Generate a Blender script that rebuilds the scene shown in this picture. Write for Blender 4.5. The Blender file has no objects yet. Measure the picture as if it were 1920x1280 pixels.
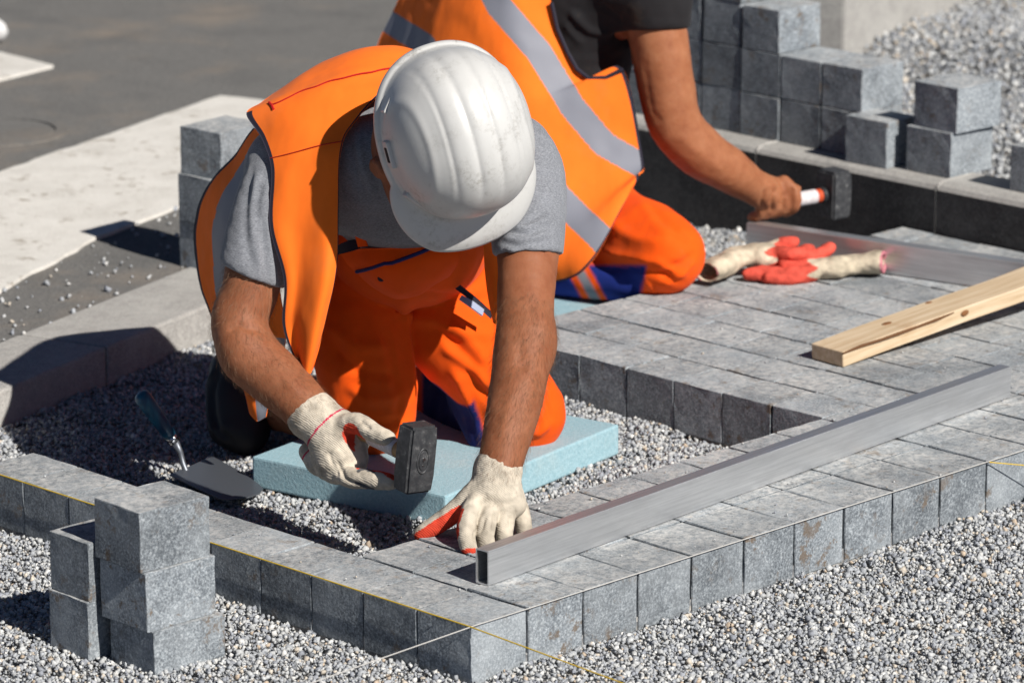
import bpy, bmesh, math, random
import numpy as np
from mathutils import Vector, Matrix

# ------------------------------------------------------------------ camera, sky, sun, exposure
SC = bpy.context.scene
COL = SC.collection
YAW, PITCH = math.radians(44.9156), math.radians(14.9466)
FPX = 8078.8                                   # focal length in pixels of a 1920 px wide frame
CAM = np.array([-4.3685, -4.4459, 2.1131])     # metres; origin = front corner of the new paving, z = 0 its top
FWD = np.array([math.cos(YAW)*math.cos(PITCH), math.sin(YAW)*math.cos(PITCH), -math.sin(PITCH)])
RIGHT = np.array([math.sin(YAW), -math.cos(YAW), 0.0])
UP = np.cross(RIGHT, FWD)
HV = np.array([math.cos(YAW), math.sin(YAW), 0.0])

cam_d = bpy.data.cameras.new('camera'); cam = bpy.data.objects.new('camera', cam_d); COL.objects.link(cam)
cam.matrix_world = Matrix(((RIGHT[0], UP[0], -FWD[0], CAM[0]), (RIGHT[1], UP[1], -FWD[1], CAM[1]),
                           (RIGHT[2], UP[2], -FWD[2], CAM[2]), (0, 0, 0, 1)))
cam_d.sensor_width = 36.0; cam_d.lens = FPX/1920*36; cam_d.clip_start = .1; cam_d.clip_end = 500
cam_d.dof.use_dof = True; cam_d.dof.focus_distance = 7.0; cam_d.dof.aperture_fstop = 6.3
SC.camera = cam

SUN_TO = Vector((-.095, -1.277, 1.0)).normalized()
w = bpy.data.worlds.new('World'); SC.world = w; w.use_nodes = True
nt = w.node_tree
sky = nt.nodes.new('ShaderNodeTexSky'); sky.sky_type = 'NISHITA'; sky.sun_disc = False
sky.air_density = .5; sky.dust_density = .1; sky.altitude = 2500
sky.sun_elevation = math.asin(SUN_TO.z)
sky.sun_rotation = math.atan2(SUN_TO.x, SUN_TO.y)
nt.links.new(sky.outputs['Color'], nt.nodes['Background'].inputs['Color'])
nt.nodes['Background'].inputs['Strength'].default_value = .05
sd = bpy.data.lights.new('sun', 'SUN'); sd.energy = 5.0; sd.angle = math.radians(.5); sd.color = (1, .95, .88)
sun = bpy.data.objects.new('sun', sd); COL.objects.link(sun)
sun.rotation_euler = (-SUN_TO).to_track_quat('-Z', 'Y').to_euler()
SC.view_settings.view_transform = 'Standard'; SC.view_settings.look = 'None'
SC.view_settings.exposure = .3; SC.view_settings.gamma = 1

# ------------------------------------------------------------------ helpers
R = random.Random(7)
RNG = np.random.default_rng(11)

def ray(px, py):
    return FWD + RIGHT*(px-960)/FPX + UP*(640-py)/FPX
def at(px, py, a):
    """point of the place that stands a metres deep (along the view heading, from the paving corner)"""
    d = ray(px, py); t = (a - CAM@HV)/(d@HV); P = CAM + t*d
    return np.array([P@RIGHT, P@HV, P[2]])     # (r, a, z) frame of the people
def at_many(L): return np.array([at(*p) for p in L])

class N:                                        # tiny material builder
    def __init__(s, name, rough=.8, spec=.3):
        s.m = bpy.data.materials.new(name); s.m.use_nodes = True
        s.t = s.m.node_tree; s.b = s.t.nodes['Principled BSDF']
        s.b.inputs['Roughness'].default_value = rough
        s.b.inputs['Specular IOR Level'].default_value = spec
    def n(s, k, **kw):
        n = s.t.nodes.new(k)
        for a, v in kw.items():
            if hasattr(n, a): setattr(n, a, v)
            else: n.inputs[a.replace('_', ' ')].default_value = v
        return n
    def l(s, a, b): s.t.links.new(a, b)
    def coord(s, kind='Object', scale=(1, 1, 1), rnd=0):
        tc = s.n('ShaderNodeTexCoord'); mp = s.n('ShaderNodeMapping'); mp.inputs['Scale'].default_value = scale
        s.l(tc.outputs[kind], mp.inputs['Vector'])
        if rnd:
            oi = s.n('ShaderNodeObjectInfo'); mu = s.n('ShaderNodeMath', operation='MULTIPLY'); mu.inputs[1].default_value = rnd
            s.l(oi.outputs['Random'], mu.inputs[0])
            cb = s.n('ShaderNodeCombineXYZ')
            for i in range(3): s.l(mu.outputs[0], cb.inputs[i])
            s.l(cb.outputs[0], mp.inputs['Location'])
        return mp.outputs[0]
    def noise(s, vec, scale, detail=4, rough=.6):
        n = s.n('ShaderNodeTexNoise'); n.inputs['Scale'].default_value = scale
        n.inputs['Detail'].default_value = detail; n.inputs['Roughness'].default_value = rough
        s.l(vec, n.inputs['Vector']); return n.outputs['Fac']
    def vor(s, vec, scale, feature='F1', out='Distance'):
        n = s.n('ShaderNodeTexVoronoi', feature=feature); n.inputs['Scale'].default_value = scale
        s.l(vec, n.inputs['Vector']); return n.outputs[out]
    def ramp(s, fac, stops):
        r = s.n('ShaderNodeValToRGB'); e = r.color_ramp.elements
        while len(e) < len(stops): e.new(.5)
        for i, (p, c) in enumerate(stops):
            e[i].position = p; e[i].color = (c if len(c) == 4 else (*c, 1)) if hasattr(c, '__len__') else (c, c, c, 1)
        s.l(fac, r.inputs['Fac']); return r.outputs['Color']
    def mix(s, fac, a, b, blend='MIX'):
        m = s.n('ShaderNodeMix', data_type='RGBA', blend_type=blend)
        for sock, v in ((m.inputs[0], fac), (m.inputs[6], a), (m.inputs[7], b)):
            if hasattr(v, 'is_linked'): s.l(v, sock)
            elif hasattr(v, '__len__'): sock.default_value = v if len(v) == 4 else (*v, 1)
            else: sock.default_value = v if sock.type == 'VALUE' else (v, v, v, 1)
        return m.outputs[2]
    def attr(s, name, out='Color'):
        n = s.n('ShaderNodeAttribute'); n.attribute_name = name; return n.outputs[out]
    def col(s, c):
        if hasattr(c, 'is_linked'): s.l(c, s.b.inputs['Base Color'])
        else: s.b.inputs['Base Color'].default_value = (*c, 1)
    def bump(s, h, strength=.3, dist=.002, prev=None):
        b = s.n('ShaderNodeBump'); b.inputs['Strength'].default_value = strength; b.inputs['Distance'].default_value = dist
        s.l(h, b.inputs['Height'])
        if prev is not None: s.l(prev, b.inputs['Normal'])
        s.l(b.outputs[0], s.b.inputs['Normal']); return b.outputs[0]

def link(name, me, mat=None, parent=None, smooth=False):
    o = bpy.data.objects.new(name, me); COL.objects.link(o)
    if mat is not None and len(me.materials) == 0:
        for m in (mat if isinstance(mat, (list, tuple)) else [mat]): me.materials.append(m)
    if parent is not None: o.parent = parent
    if smooth: me.polygons.foreach_set('use_smooth', [True]*len(me.polygons))
    return o
def mesh(name, V, F):
    me = bpy.data.meshes.new(name); me.from_pydata([tuple(map(float, v)) for v in V], [], F); me.update(); return me
def from_bm(name, bm):
    me = bpy.data.meshes.new(name); bm.normal_update(); bm.to_mesh(me); bm.free(); return me
def tag(o, label=None, cat=None, group=None, kind=None):
    if label: o['label'] = label
    if cat: o['category'] = cat
    if group: o['group'] = group
    if kind: o['kind'] = kind
    return o
def empty(name, loc=(0, 0, 0), rz=0):
    o = bpy.data.objects.new(name, None); COL.objects.link(o); o.location = loc; o.rotation_euler = (0, 0, rz)
    o.empty_display_size = .05; return o
def box_bm(sx, sy, sz, bevel=.003, seg=2, jit=0, seed=0, base=True):
    """box centred in x, y; standing on z = 0"""
    bm = bmesh.new(); bmesh.ops.create_cube(bm, size=1)
    for v in bm.verts: v.co = Vector((v.co.x*sx, v.co.y*sy, (v.co.z+(.5 if base else 0))*sz))
    if bevel:
        bmesh.ops.bevel(bm, geom=bm.edges[:], offset=bevel, segments=seg, profile=.6, affect='EDGES')
    if jit:
        r = random.Random(seed)
        for v in bm.verts: v.co += Vector((r.uniform(-1, 1), r.uniform(-1, 1), r.uniform(-1, 1)))*jit
    return bm
def sheet(name, pts, z, mat, parent=None, thick=None):
    V = [(x, y, z) for x, y in pts]; n = len(V)
    if thick is None: me = mesh(name, V, [tuple(range(n))])
    else:
        V += [(x, y, z-thick) for x, y in pts]
        me = mesh(name, V, [tuple(range(n)), tuple(range(2*n-1, n-1, -1))] + [(i, i+n, (i+1) % n+n, (i+1) % n) for i in range(n)])
    return link(name, me, mat, parent)
def tube(pts, rad, seg=8, caps=True):
    """mesh data of a tube along pts"""
    P = [Vector(p) for p in pts]; V = []; F = []
    rr = rad if hasattr(rad, '__len__') else [rad]*len(P)
    prev = None
    for i, p in enumerate(P):
        t = (P[min(i+1, len(P)-1)]-P[max(i-1, 0)]).normalized()
        if prev is None:
            prev = t.orthogonal().normalized()
        n = (prev - t*prev.dot(t)).normalized(); b = t.cross(n); prev = n
        for k in range(seg):
            a = 2*math.pi*k/seg; V.append(p + (n*math.cos(a)+b*math.sin(a))*rr[i])
    for i in range(len(P)-1):
        for k in range(seg):
            F.append((i*seg+k, i*seg+(k+1) % seg, (i+1)*seg+(k+1) % seg, (i+1)*seg+k))
    if caps: F += [tuple(range(seg-1, -1, -1)), tuple((len(P)-1)*seg+k for k in range(seg))]
    return V, F

# ------------------------------------------------------------------ materials of the setting
def concrete(name, base, dark, light, stain=None, bump=.35, rnd=37.0, spread=.16, coarse=55, dust=0):
    m = N(name, .9, .25); v = m.coord('Object', rnd=rnd)
    g = m.noise(v, 230, 4, .75); g2 = m.noise(v, coarse, 5, .65); g3 = m.noise(v, 9, 3)
    c = m.ramp(g, [(.33, dark), (.5, base), (.68, light)])
    c = m.mix(m.ramp(g2, [(.35, 0), (.7, .55)]), c, dark)
    c = m.mix(m.ramp(g3, [(.4, 0), (.75, .45)]), c, light)
    oi = m.n('ShaderNodeObjectInfo')
    c = m.mix(1.0, c, m.ramp(oi.outputs['Random'], [(0, 1-spread), (1, 1+spread*.6)]), 'MULTIPLY')
    if stain:
        s = m.noise(v, 26, 6, .75); s2 = m.noise(v, 7, 2)
        k = m.mix(1.0, m.ramp(s, [(.56, 0), (.62, 1)]), m.ramp(s2, [(.42, 0), (.56, .8)]), 'MULTIPLY')
        c = m.mix(k, c, stain)
    if dust:                                   # pale sand and cement dust lying on upward faces
        ge = m.n('ShaderNodeNewGeometry'); sp = m.n('ShaderNodeSeparateXYZ'); m.l(ge.outputs['Normal'], sp.inputs[0])
        d1 = m.noise(ge.outputs['Position'], 6, 6, .7); d2 = m.noise(ge.outputs['Position'], 70, 4, .75)
        k = m.mix(1.0, m.ramp(d1, [(.36, .1), (.62, 1)]), m.ramp(d2, [(.38, .1), (.62, 1)]), 'MULTIPLY')
        k = m.mix(1.0, k, m.ramp(sp.outputs[2], [(.6, 0), (.9, dust)]), 'MULTIPLY'); c = m.mix(k, c, (.56, .555, .54))
    m.col(c)
    n1 = m.bump(g, bump, .0016); m.bump(g2, bump*.8, .003, n1)
    return m.m
M = {}
M['paver'] = concrete('paver_concrete', (.215, .243, .27), (.075, .085, .097), (.5, .54, .57), (.14, .1, .066), bump=.55, dust=.95, spread=.22)
M['kerb'] = concrete('kerb_concrete', (.40, .385, .365), (.24, .235, .225), (.54, .53, .5), rnd=11, spread=.08)
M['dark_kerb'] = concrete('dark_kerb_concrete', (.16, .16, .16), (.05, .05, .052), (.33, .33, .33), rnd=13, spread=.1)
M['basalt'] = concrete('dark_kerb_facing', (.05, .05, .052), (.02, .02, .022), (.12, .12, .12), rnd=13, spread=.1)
M['slab'] = concrete('pale_concrete', (.68, .655, .61), (.5, .48, .44), (.78, .76, .72), (.3, .26, .21), rnd=0, spread=0, coarse=12)
def asphalt():
    m = N('asphalt', .92, .2); v = m.coord('Object')
    g = m.noise(v, 260, 3, .7); b = m.noise(v, 2.3, 5, .65); b2 = m.noise(v, 5.5, 4, .6)
    c = m.ramp(g, [(.32, (.085, .084, .081)), (.5, (.15, .147, .141)), (.7, (.26, .252, .24))])
    c = m.mix(m.ramp(b, [(.52, 0), (.7, .4)]), c, (.32, .25, .185))
    c = m.mix(m.ramp(b2, [(.5, 0), (.75, .5)]), c, (.1, .1, .098))
    m.col(c); m.bump(g, .4, .003); return m.m
M['asphalt'] = asphalt()
def gravelmat():
    m = N('gravel_stone', .85, .3); c = m.attr('stone'); v = m.coord('Object')
    g = m.noise(v, 420, 3, .7)
    m.col(m.mix(1.0, c, m.ramp(g, [(.3, .72), (.7, 1.2)]), 'MULTIPLY')); m.bump(g, .3, .001); return m.m
M['gravel'] = gravelmat()
def bedmat():
    m = N('gravel_bed', .95, .1); v = m.coord('Object'); n = m.vor(v, 90, out='Color'); d = m.vor(v, 90)
    s = m.n('ShaderNodeSeparateColor'); m.l(n, s.inputs[0])
    c = m.ramp(s.outputs[0], [(0, (.16, .165, .175)), (.5, (.28, .285, .29)), (1, (.42, .4, .37))])
    m.col(c); m.bump(d, .9, .006); return m.m
M['bed'] = bedmat()

# ------------------------------------------------------------------ the setting
G0 = -.104
tag(sheet('ground', [(-60, -60), (60, -60), (60, 60), (-60, 60)], G0-.004, M['bed']), kind='structure')
KD = np.array([.9575, .2885]); KN = np.array([-.2885, .9575]); K0 = np.array([.377, 1.616])   # old kerb: line of its front face
def kp(s, n): p = K0+KD*s+KN*n; return (float(p[0]), float(p[1]))
tag(sheet('asphalt_road', [kp(-6, .2), kp(2.32, .2), (2.72, 2.5), (30, 3.6), (30, 40), (-30, 40), (-30, 0)], -.024, M['asphalt'], thick=.08), kind='structure')
def worn(pts, step=.05, amp=.0045):
    """a slab outline with broken, uneven edges"""
    r = random.Random(3); out = []
    for (x0, y0), (x1, y1) in zip(pts, pts[1:]+pts[:1]):
        n = max(1, int(math.hypot(x1-x0, y1-y0)/step))
        out += [(x0+(x1-x0)*k/n+r.uniform(-amp, amp), y0+(y1-y0)*k/n+r.uniform(-amp, amp)) for k in range(n)]
    return out
tag(sheet('concrete_strip', worn([(-.9, 1.36), (.844, 2.203), (1.264, 2.407), (1.75, 2.56), (2.45, 3.1), (2.46, 3.225), (2.42, 3.332), (1.514, 3.045), (-.6, 2.36)]), -.016, M['slab'], thick=.02), kind='structure')
tag(sheet('concrete_slab', [(1.3, 3.6), (2.174, 3.874), (2.375, 3.911), (2.389, 4.143), (1.5, 4.0)], -.016, M['slab'], thick=.02), kind='structure')

# paving: bed + single pavers
UX, UY, PH = .125, .1204, .096
paving = sheet('paving', [(.004, .004), (2.47, .004), (2.47, 1.205), (1.262, 1.205), (1.262, .37), (.12, .37), (.12, 1.2), (.004, 1.2)], -.075, M['bed'], thick=.03)
tag(paving, kind='structure')
PV = {}
def paver_mesh(lx, ly, lz, k):
    key = (round(lx, 3), round(ly, 3), round(lz, 3), k)
    if key not in PV:
        bm = box_bm(lx, ly, lz, .0019, 2)
        bmesh.ops.subdivide_edges(bm, edges=[e for e in bm.edges if e.calc_length() > .03], cuts=3, use_grid_fill=True)
        r = random.Random(hash(key) % 9999)
        for v in bm.verts:
            e = abs(abs(v.co.x)-lx/2) < .004 and abs(abs(v.co.y)-ly/2) < .02 or v.co.z > lz-.003
            v.co += Vector((r.uniform(-1, 1), r.uniform(-1, 1), r.uniform(-1, 1)))*(.0007 if e else 0)
        me = from_bm('paver', bm); me.materials.append(M['paver'])
        me.polygons.foreach_set('use_smooth', [False]*len(me.polygons)); PV[key] = me
    return PV[key]
def lay(x, y, lx, ly):
    o = bpy.data.objects.new('paver', paver_mesh(lx-.0055, ly-.0022, PH, R.randrange(3))); COL.objects.link(o)
    o.parent = paving; o.location = (x+lx/2+R.uniform(-.0006, .0006), y+ly/2+R.uniform(-.0006, .0006), -PH+R.uniform(-.0012, .0008))
    o.rotation_euler = (R.uniform(-.004, .004), R.uniform(-.004, .004), R.uniform(-.004, .004)+(math.pi if R.random() < .5 else 0))
    return o
for i in range(20):
    x = i*UX; wdt = UX if i < 19 else .11
    if i == 0: ys = [k*UY for k in range(11)]
    elif i < 10: ys = [0, .137, .257, .3775] if i % 2 == 0 else [0, .137, .2575, .3775]
    elif i == 10: ys = [0, .137, .257, .3775] + [.3775+UY*k for k in range(1, 8)]
    else:
        off = (.0, .062, .118, .035, .09)[i % 5]
        ys = [0, .137-off*.62]
        while ys[-1] < 1.22-.16: ys.append(ys[-1]+(UY if R.random() < .7 else UY*1.18))
        ys.append(1.2203)
    for a, b in zip(ys[:-1], ys[1:]): lay(x, a, wdt, b-a)

# old kerb on the left
kerb_l = empty('kerb', (float(K0[0]), float(K0[1]), G0), math.atan2(KD[1], KD[0]))
tag(kerb_l, kind='structure')
for s0, s1 in ((-1.65, -.65), (-.646, .352), (.356, 1.354), (1.358, 2.3)):
    bm = box_bm(s1-s0, .2, .084, .006, 2)
    o = link('kerb_stone', from_bm('kerb_stone', bm), M['kerb'], kerb_l); o.location = ((s0+s1)/2, .1, 0)
# new kerb on the right
kerb_r = tag(empty('kerb', (2.49, 0, G0)), kind='structure')
for y0, y1 in ((-.2, .3), (.304, .72), (.724, 1.135), (1.139, 1.64), (1.644, 2.19)):
    bm = bmesh.new(); L = y1-y0
    prof = [(0, 0), (.13, 0), (.13, .212), (.022, .212), (.006, .205), (0, .196)]
    vs = [[bm.verts.new((x, s*L/2, z)) for x, z in prof] for s in (-1, 1)]
    n = len(prof); bm.faces.new(vs[0]); bm.faces.new(vs[1][::-1])
    for k in range(n): bm.faces.new((vs[0][k], vs[1][k], vs[1][(k+1) % n], vs[0][(k+1) % n]))
    bmesh.ops.recalc_face_normals(bm, faces=bm.faces[:])
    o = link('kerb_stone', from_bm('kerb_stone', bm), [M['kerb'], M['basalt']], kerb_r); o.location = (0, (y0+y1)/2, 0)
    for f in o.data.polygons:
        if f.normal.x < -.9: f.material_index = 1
    if y1 < 2:
        V, F = tube([(.002, y1+.002, .2), (.008, y1+.002, .2075), (.03, y1+.002, .2125), (.12, y1+.002, .2125)], .0026, 6)
        mj = link('mortar_joint', mesh('mortar_joint', V, F), M['kerb'], kerb_r)

# ------------------------------------------------------------------ gravel (nobody could count it)
ICO = None
def ico():
    """a chipped block of 8 corners, triangulated"""
    global ICO
    if ICO is None:
        bm = bmesh.new(); bmesh.ops.create_cube(bm, size=1.2)
        bmesh.ops.triangulate(bm, faces=bm.faces[:]); bm.verts.ensure_lookup_table()
        V = np.array([v.co[:] for v in bm.verts]); F = np.array([[v.index for v in f.verts] for f in bm.faces]); bm.free(); ICO = (V, F)
    return ICO
def stones(name, P, size, mat, seed=0):
    """one mesh of angular crushed stones at points P (n,3), diameters size (n)"""
    V0, F0 = ico(); n = len(P); g = np.random.default_rng(seed)
    nv = len(V0)
    rad = g.uniform(.5, 1.22, (n, nv, 1)); S = g.uniform(.6, 1.2, (n, 1, 3))
    q = g.normal(size=(n, 4)); q /= np.linalg.norm(q, axis=1, keepdims=True)
    w_, x_, y_, z_ = q.T
    Rm = np.stack([1-2*(y_*y_+z_*z_), 2*(x_*y_-z_*w_), 2*(x_*z_+y_*w_), 2*(x_*y_+z_*w_), 1-2*(x_*x_+z_*z_), 2*(y_*z_-x_*w_),
                   2*(x_*z_-y_*w_), 2*(y_*z_+x_*w_), 1-2*(x_*x_+y_*y_)], 1).reshape(n, 3, 3)
    V = np.einsum('nij,nvj->nvi', Rm, V0[None]*rad*S)*(size[:, None, None]*.5) + P[:, None, :]
    F = (F0[None] + (np.arange(n)*nv)[:, None, None]).reshape(-1, 3)
    me = bpy.data.meshes.new(name); me.vertices.add(n*nv); me.vertices.foreach_set('co', V.ravel())
    nf = len(F); me.loops.add(nf*3); me.polygons.add(nf)
    me.polygons.foreach_set('loop_start', np.arange(nf)*3); me.polygons.foreach_set('loop_total', np.full(nf, 3))
    me.loops.foreach_set('vertex_index', F.ravel()); me.update()
    pal = np.array([(.39, .40, .405), (.30, .315, .335), (.235, .25, .28), (.50, .50, .49), (.45, .405, .345), (.38, .31, .24), (.60, .60, .585), (.17, .18, .195)])
    c = 1.22*pal[g.choice(len(pal), n, p=[.34, .30, .17, .09, .05, .02, .015, .015])]*g.uniform(.88, 1.12, (n, 1))
    a = me.color_attributes.new('stone', 'FLOAT_COLOR', 'POINT')
    C4 = np.ones((n, nv, 4)); C4[:, :, :3] = c[:, None, :]
    a.data.foreach_set('color', C4.ravel())
    o = link(name, me, mat); o['kind'] = 'stuff'; return o
def in_view(P, mx=260):
    d = P-CAM; z = d@FWD; x = 960+FPX*(d@RIGHT)/z; y = 640-FPX*(d@UP)/z
    return (x > -mx) & (x < 1920+mx) & (y > -mx) & (y < 1280+mx)
def scatter(x0, x1, y0, y1, dens, keep, zf, jz):
    n = int((x1-x0)*(y1-y0)*dens); P = np.zeros((n, 3))
    P[:, 0] = RNG.uniform(x0, x1, n); P[:, 1] = RNG.uniform(y0, y1, n)
    P = P[keep(P[:, 0], P[:, 1])]
    P[:, 2] = zf(P[:, 0], P[:, 1]) + RNG.uniform(0, jz, len(P)); return P[in_view(P)]
def keep_site(x, y):
    pv = ((x > -.004) & (x < .131) & (y > -.004) & (y < 1.208)) | ((x > -.004) & (y > -.004) & (y < .383)) | ((x > 1.244) & (y > -.004) & (y < 1.225))
    k = (x-K0[0])*KN[0]+(y-K0[1])*KN[1]
    return ~pv & (k < -.004) & (x < 2.486)
def zf_site(x, y):
    return G0 + .006 + .005*np.sin(x*9+y*4)*np.cos(y*11-x*3) + .004*np.sin(x*31+1)*np.sin(y*27)
P = scatter(-1.3, 2.5, -1.4, 2.3, 33000, keep_site, zf_site, .0085)
stones('gravel', P, RNG.gamma(7, .00118, len(P)).clip(.0042, .0175), M['gravel'], 1)
def zf_back(x, y): return -.03 + .045*(x-2.6) + .02*np.sin(x*5+y*3)
P = scatter(2.63, 5.2, .2, 3.1, 12000, lambda x, y: x > 2.6, zf_back, .02)
stones('gravel', P, RNG.gamma(8, .00145, len(P)).clip(.006, .024), M['gravel'], 2)
P = scatter(.1, 1.7, 1.7, 2.6, 420, lambda x, y: ((x-K0[0])*KN[0]+(y-K0[1])*KN[1] > .19) & ((y-2.203)-(x-.844)*.486 < -.01), lambda x, y: x*0-.022, .004)
stones('scattered_stones', P, RNG.gamma(3, .0032, len(P)).clip(.003, .018), M['gravel'], 3)
P = scatter(0, 2.45, 0, 1.2, 260, lambda x, y: (y < .37) | (x > 1.26) | (x < .12), lambda x, y: x*0+.0008, .0012)
stones('loose_grit', P, RNG.gamma(3, .0011, len(P)).clip(.0015, .008), M['gravel'], 4)

# ------------------------------------------------------------------ loose pavers
def loose(x, y, z, lx, ly, lz, rz, label, group=None):
    o = bpy.data.objects.new('concrete_paver', paver_mesh(lx, ly, lz, R.randrange(3))); COL.objects.link(o)
    o.location = (x, y, z); o.rotation_euler = (R.uniform(-.006, .006), R.uniform(-.006, .006), rz)
    tag(o, label, 'paver', group); return o
F1 = 'front pavers stacked on the gravel'
def corner(x, y, z, lx, ly, lz, rz, label, group=None):
    """x, y = the near corner (least x, least y) of the paver"""
    c, s_ = math.cos(rz), math.sin(rz)
    return loose(x+c*lx/2-s_*ly/2, y+s_*lx/2+c*ly/2, z, lx, ly, lz, rz, label, group)
corner(-.314, .372, -.118, .137, .113, .0945, -.06, 'grey concrete paver at the bottom of the three-high stack beside the yellow string')
corner(-.322, .378, -.0235, .137, .113, .0945, -.02, 'grey concrete paver in the middle of the three-high stack beside the yellow string')
corner(-.328, .385, .0715, .137, .113, .0965, -.04, 'grey concrete paver on top of the three-high stack beside the yellow string')
corner(-.336, .504, -.0955, .137, .097, .0945, -.02, 'cracked grey concrete paver under the shorter two-high stack on the gravel')
corner(-.333, .503, -.0008, .137, .097, .0945, -.02, 'grey concrete paver on top of the shorter two-high stack, half in shade')
# wall of pavers on the right kerb
WX, WP, KT, LZ = 2.557, .1165, .1085, .0965
for k, n_first in ((0, 0), (1, 0), (2, 2), (3, 3)):
    for j in range(n_first, 6):
        y = 1.405+WP*j + (.004 if k == 2 else 0)
        gap = .0105 if k == 2 else .004
        nm = 'dark paver in the %s course of the kerb wall, %s from its stepped end' % (('bottom', 'second', 'third', 'top')[k], ('first', 'second', 'third', 'fourth', 'fifth', 'sixth')[j-n_first])
        corner(WX+R.uniform(-.003, .003), y, KT+LZ*k, .137, WP-gap, LZ-.0012, R.uniform(-.01, .01), nm, 'pavers stacked as a wall on the kerb')
corner(2.512, 1.294, KT, .1, .112, LZ+.004, .02, 'single paver set forward on the kerb before the block wall')
corner(2.535, 1.138, KT, .137, .122, LZ, -.01, 'lower paver of the two-high stack on the kerb beside the gravel')
corner(2.54, 1.128, KT+LZ, .137, .122, LZ, -.05, 'upper paver of the two-high stack on the kerb beside the gravel')
corner(2.545, .862, KT, .137, .122, LZ, .03, 'single paver standing apart on the kerb past the two-high stack')
# stack behind the kneeling man on the asphalt
for k in range(3):
    corner(1.243-.004*(k == 1)+.012*(k == 2), 2.0-.003*k, -.0235+.0985*k, .137, .113, .098, .1*(k == 2), ('bottom paver of the stack behind the man in the white helmet',
           'middle paver of the stack behind the man in the white helmet', 'top paver of the stack behind the man in the white helmet')[k])

# ------------------------------------------------------------------ strings, beams, plank, mats, trowel
def simple(name, col, rough=.6, metal=0, spec=.4):
    m = N(name, rough, spec); m.col(col); m.b.inputs['Metallic'].default_value = metal; return m.m
M['white_string'] = simple('white_string', (.5, .49, .47)); M['yellow_string'] = simple('yellow_string', (.62, .42, .03))
V, F = tube([(-.62, -.004, -.012), (-.3347, -.0042, -.0065), (0, -.0042, .0012), (.6, -.0042, .0012), (1.25, -.0042, .0005), (2.6, -.0042, -.002)], .0009, 6)
tag(link('string_line', mesh('string_line', V, F), M['white_string']), 'white string stretched along the sunlit front edge of the paving', 'string')
V, F = tube([(-.0042, -.6, -.02), (-.0042, -.3261, -.0089), (-.0042, 0, .002), (-.0042, .6, .002), (-.0042, 1.3, .001)], .0012, 6)
tag(link('string_line', mesh('string_line', V, F), M['yellow_string']), 'yellow string stretched along the shaded edge of the paving', 'string')
V, F = tube([(1.25, -.005, -.001), (1.3492, -.06, -.02), (1.7, -.3, -.08)], .001, 6)
tag(link('string_line', mesh('string_line', V, F), M['yellow_string']), 'loose yellowish string end hanging off the front edge joint', 'string')

def alu():
    m = N('aluminium', .34, .5); v = m.coord('Object', (2, 90, 90)); v2 = m.coord('Object', (3, 14, 14))
    n = m.noise(v, 3, 4, .6); n2 = m.noise(v2, 2.2, 4, .6)
    m.col(m.mix(m.ramp(n2, [(.4, 0), (.7, .6)]), m.ramp(n, [(.3, (.6, .61, .62)), (.7, (.8, .81, .82))]), (.44, .445, .45)))
    m.b.inputs['Metallic'].default_value = .88
    m.l(m.ramp(n2, [(.3, .36), (.7, .52)]), m.b.inputs['Roughness']); m.bump(n, .12, .0006); return m.m
M['alu'] = alu()
def hollow(name, L, W, H, t=.0022):
    bm = bmesh.new(); ring = []
    for x in (0, L):
        o = [bm.verts.new((x, y, z)) for y, z in ((-W/2, 0), (W/2, 0), (W/2, H), (-W/2, H))]
        i = [bm.verts.new((x, y, z)) for y, z in ((-W/2+t, t), (W/2-t, t), (W/2-t, H-t), (-W/2+t, H-t))]
        ring.append((o, i))
    for k in range(4):
        j = (k+1) % 4
        bm.faces.new((ring[0][0][k], ring[0][0][j], ring[1][0][j], ring[1][0][k]))
        bm.faces.new((ring[0][1][j], ring[0][1][k], ring[1][1][k], ring[1][1][j]))
        for e in (0, 1): bm.faces.new((ring[e][0][k], ring[e][1][k], ring[e][1][j], ring[e][0][j]))
    bmesh.ops.recalc_face_normals(bm, faces=bm.faces[:])
    lone = [e for e in bm.edges if abs(e.verts[0].co.x-e.verts[1].co.x) > L/2]
    bmesh.ops.bevel(bm, geom=lone, offset=.0011, segments=2, affect='EDGES')
    return from_bm(name, bm)
o = link('aluminium_straightedge', hollow('straightedge', 1.443, .0265, .057), M['alu']); o.location = (.1545, .13, .0015)
o.rotation_euler = (0, 0, math.atan2(.108, 1.45)); tag(o, 'long hollow aluminium straightedge lying across the front pavers', 'straightedge')
o = link('aluminium_straightedge', hollow('straightedge', 1.1, .032, .062), M['alu']); o.location = (2.094, 1.304, .0015)
o.rotation_euler = (0, 0, math.atan2(-.978, .2)); tag(o, 'aluminium straightedge beside the kerb behind the dropped gloves', 'straightedge')

def wood():
    m = N('sawn_wood', .75, .25); v = m.coord('Object', (1.6, 26, 26)); v2 = m.coord('Object')
    g = m.noise(v, 3.5, 5, .65); k = m.noise(v2, 9, 3)
    c = m.ramp(g, [(.3, (.46, .33, .2)), (.5, (.58, .45, .3)), (.72, (.66, .54, .39))])
    m.col(m.mix(m.ramp(k, [(.6, 0), (.74, .4)]), c, (.36, .2, .09))); m.bump(g, .25, .001); return m.m
M['wood'] = wood(); M['bark'] = simple('bark_edge', (.13, .06, .025), .9); M['knot'] = simple('wood_knot', (.2, .085, .03), .8)
plank = empty('wooden_plank', (1.5372, .5735, .0015)); plank.rotation_euler = (0, -math.radians(5.0), math.atan2(-.07, .9975))
tag(plank, 'rough sawn wooden plank resting across the finished pavers', 'plank')
bm = box_bm(1.15, .083, .03, .0014, 1)
bmesh.ops.subdivide_edges(bm, edges=[e for e in bm.edges if e.calc_length() > .5], cuts=24)
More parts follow.
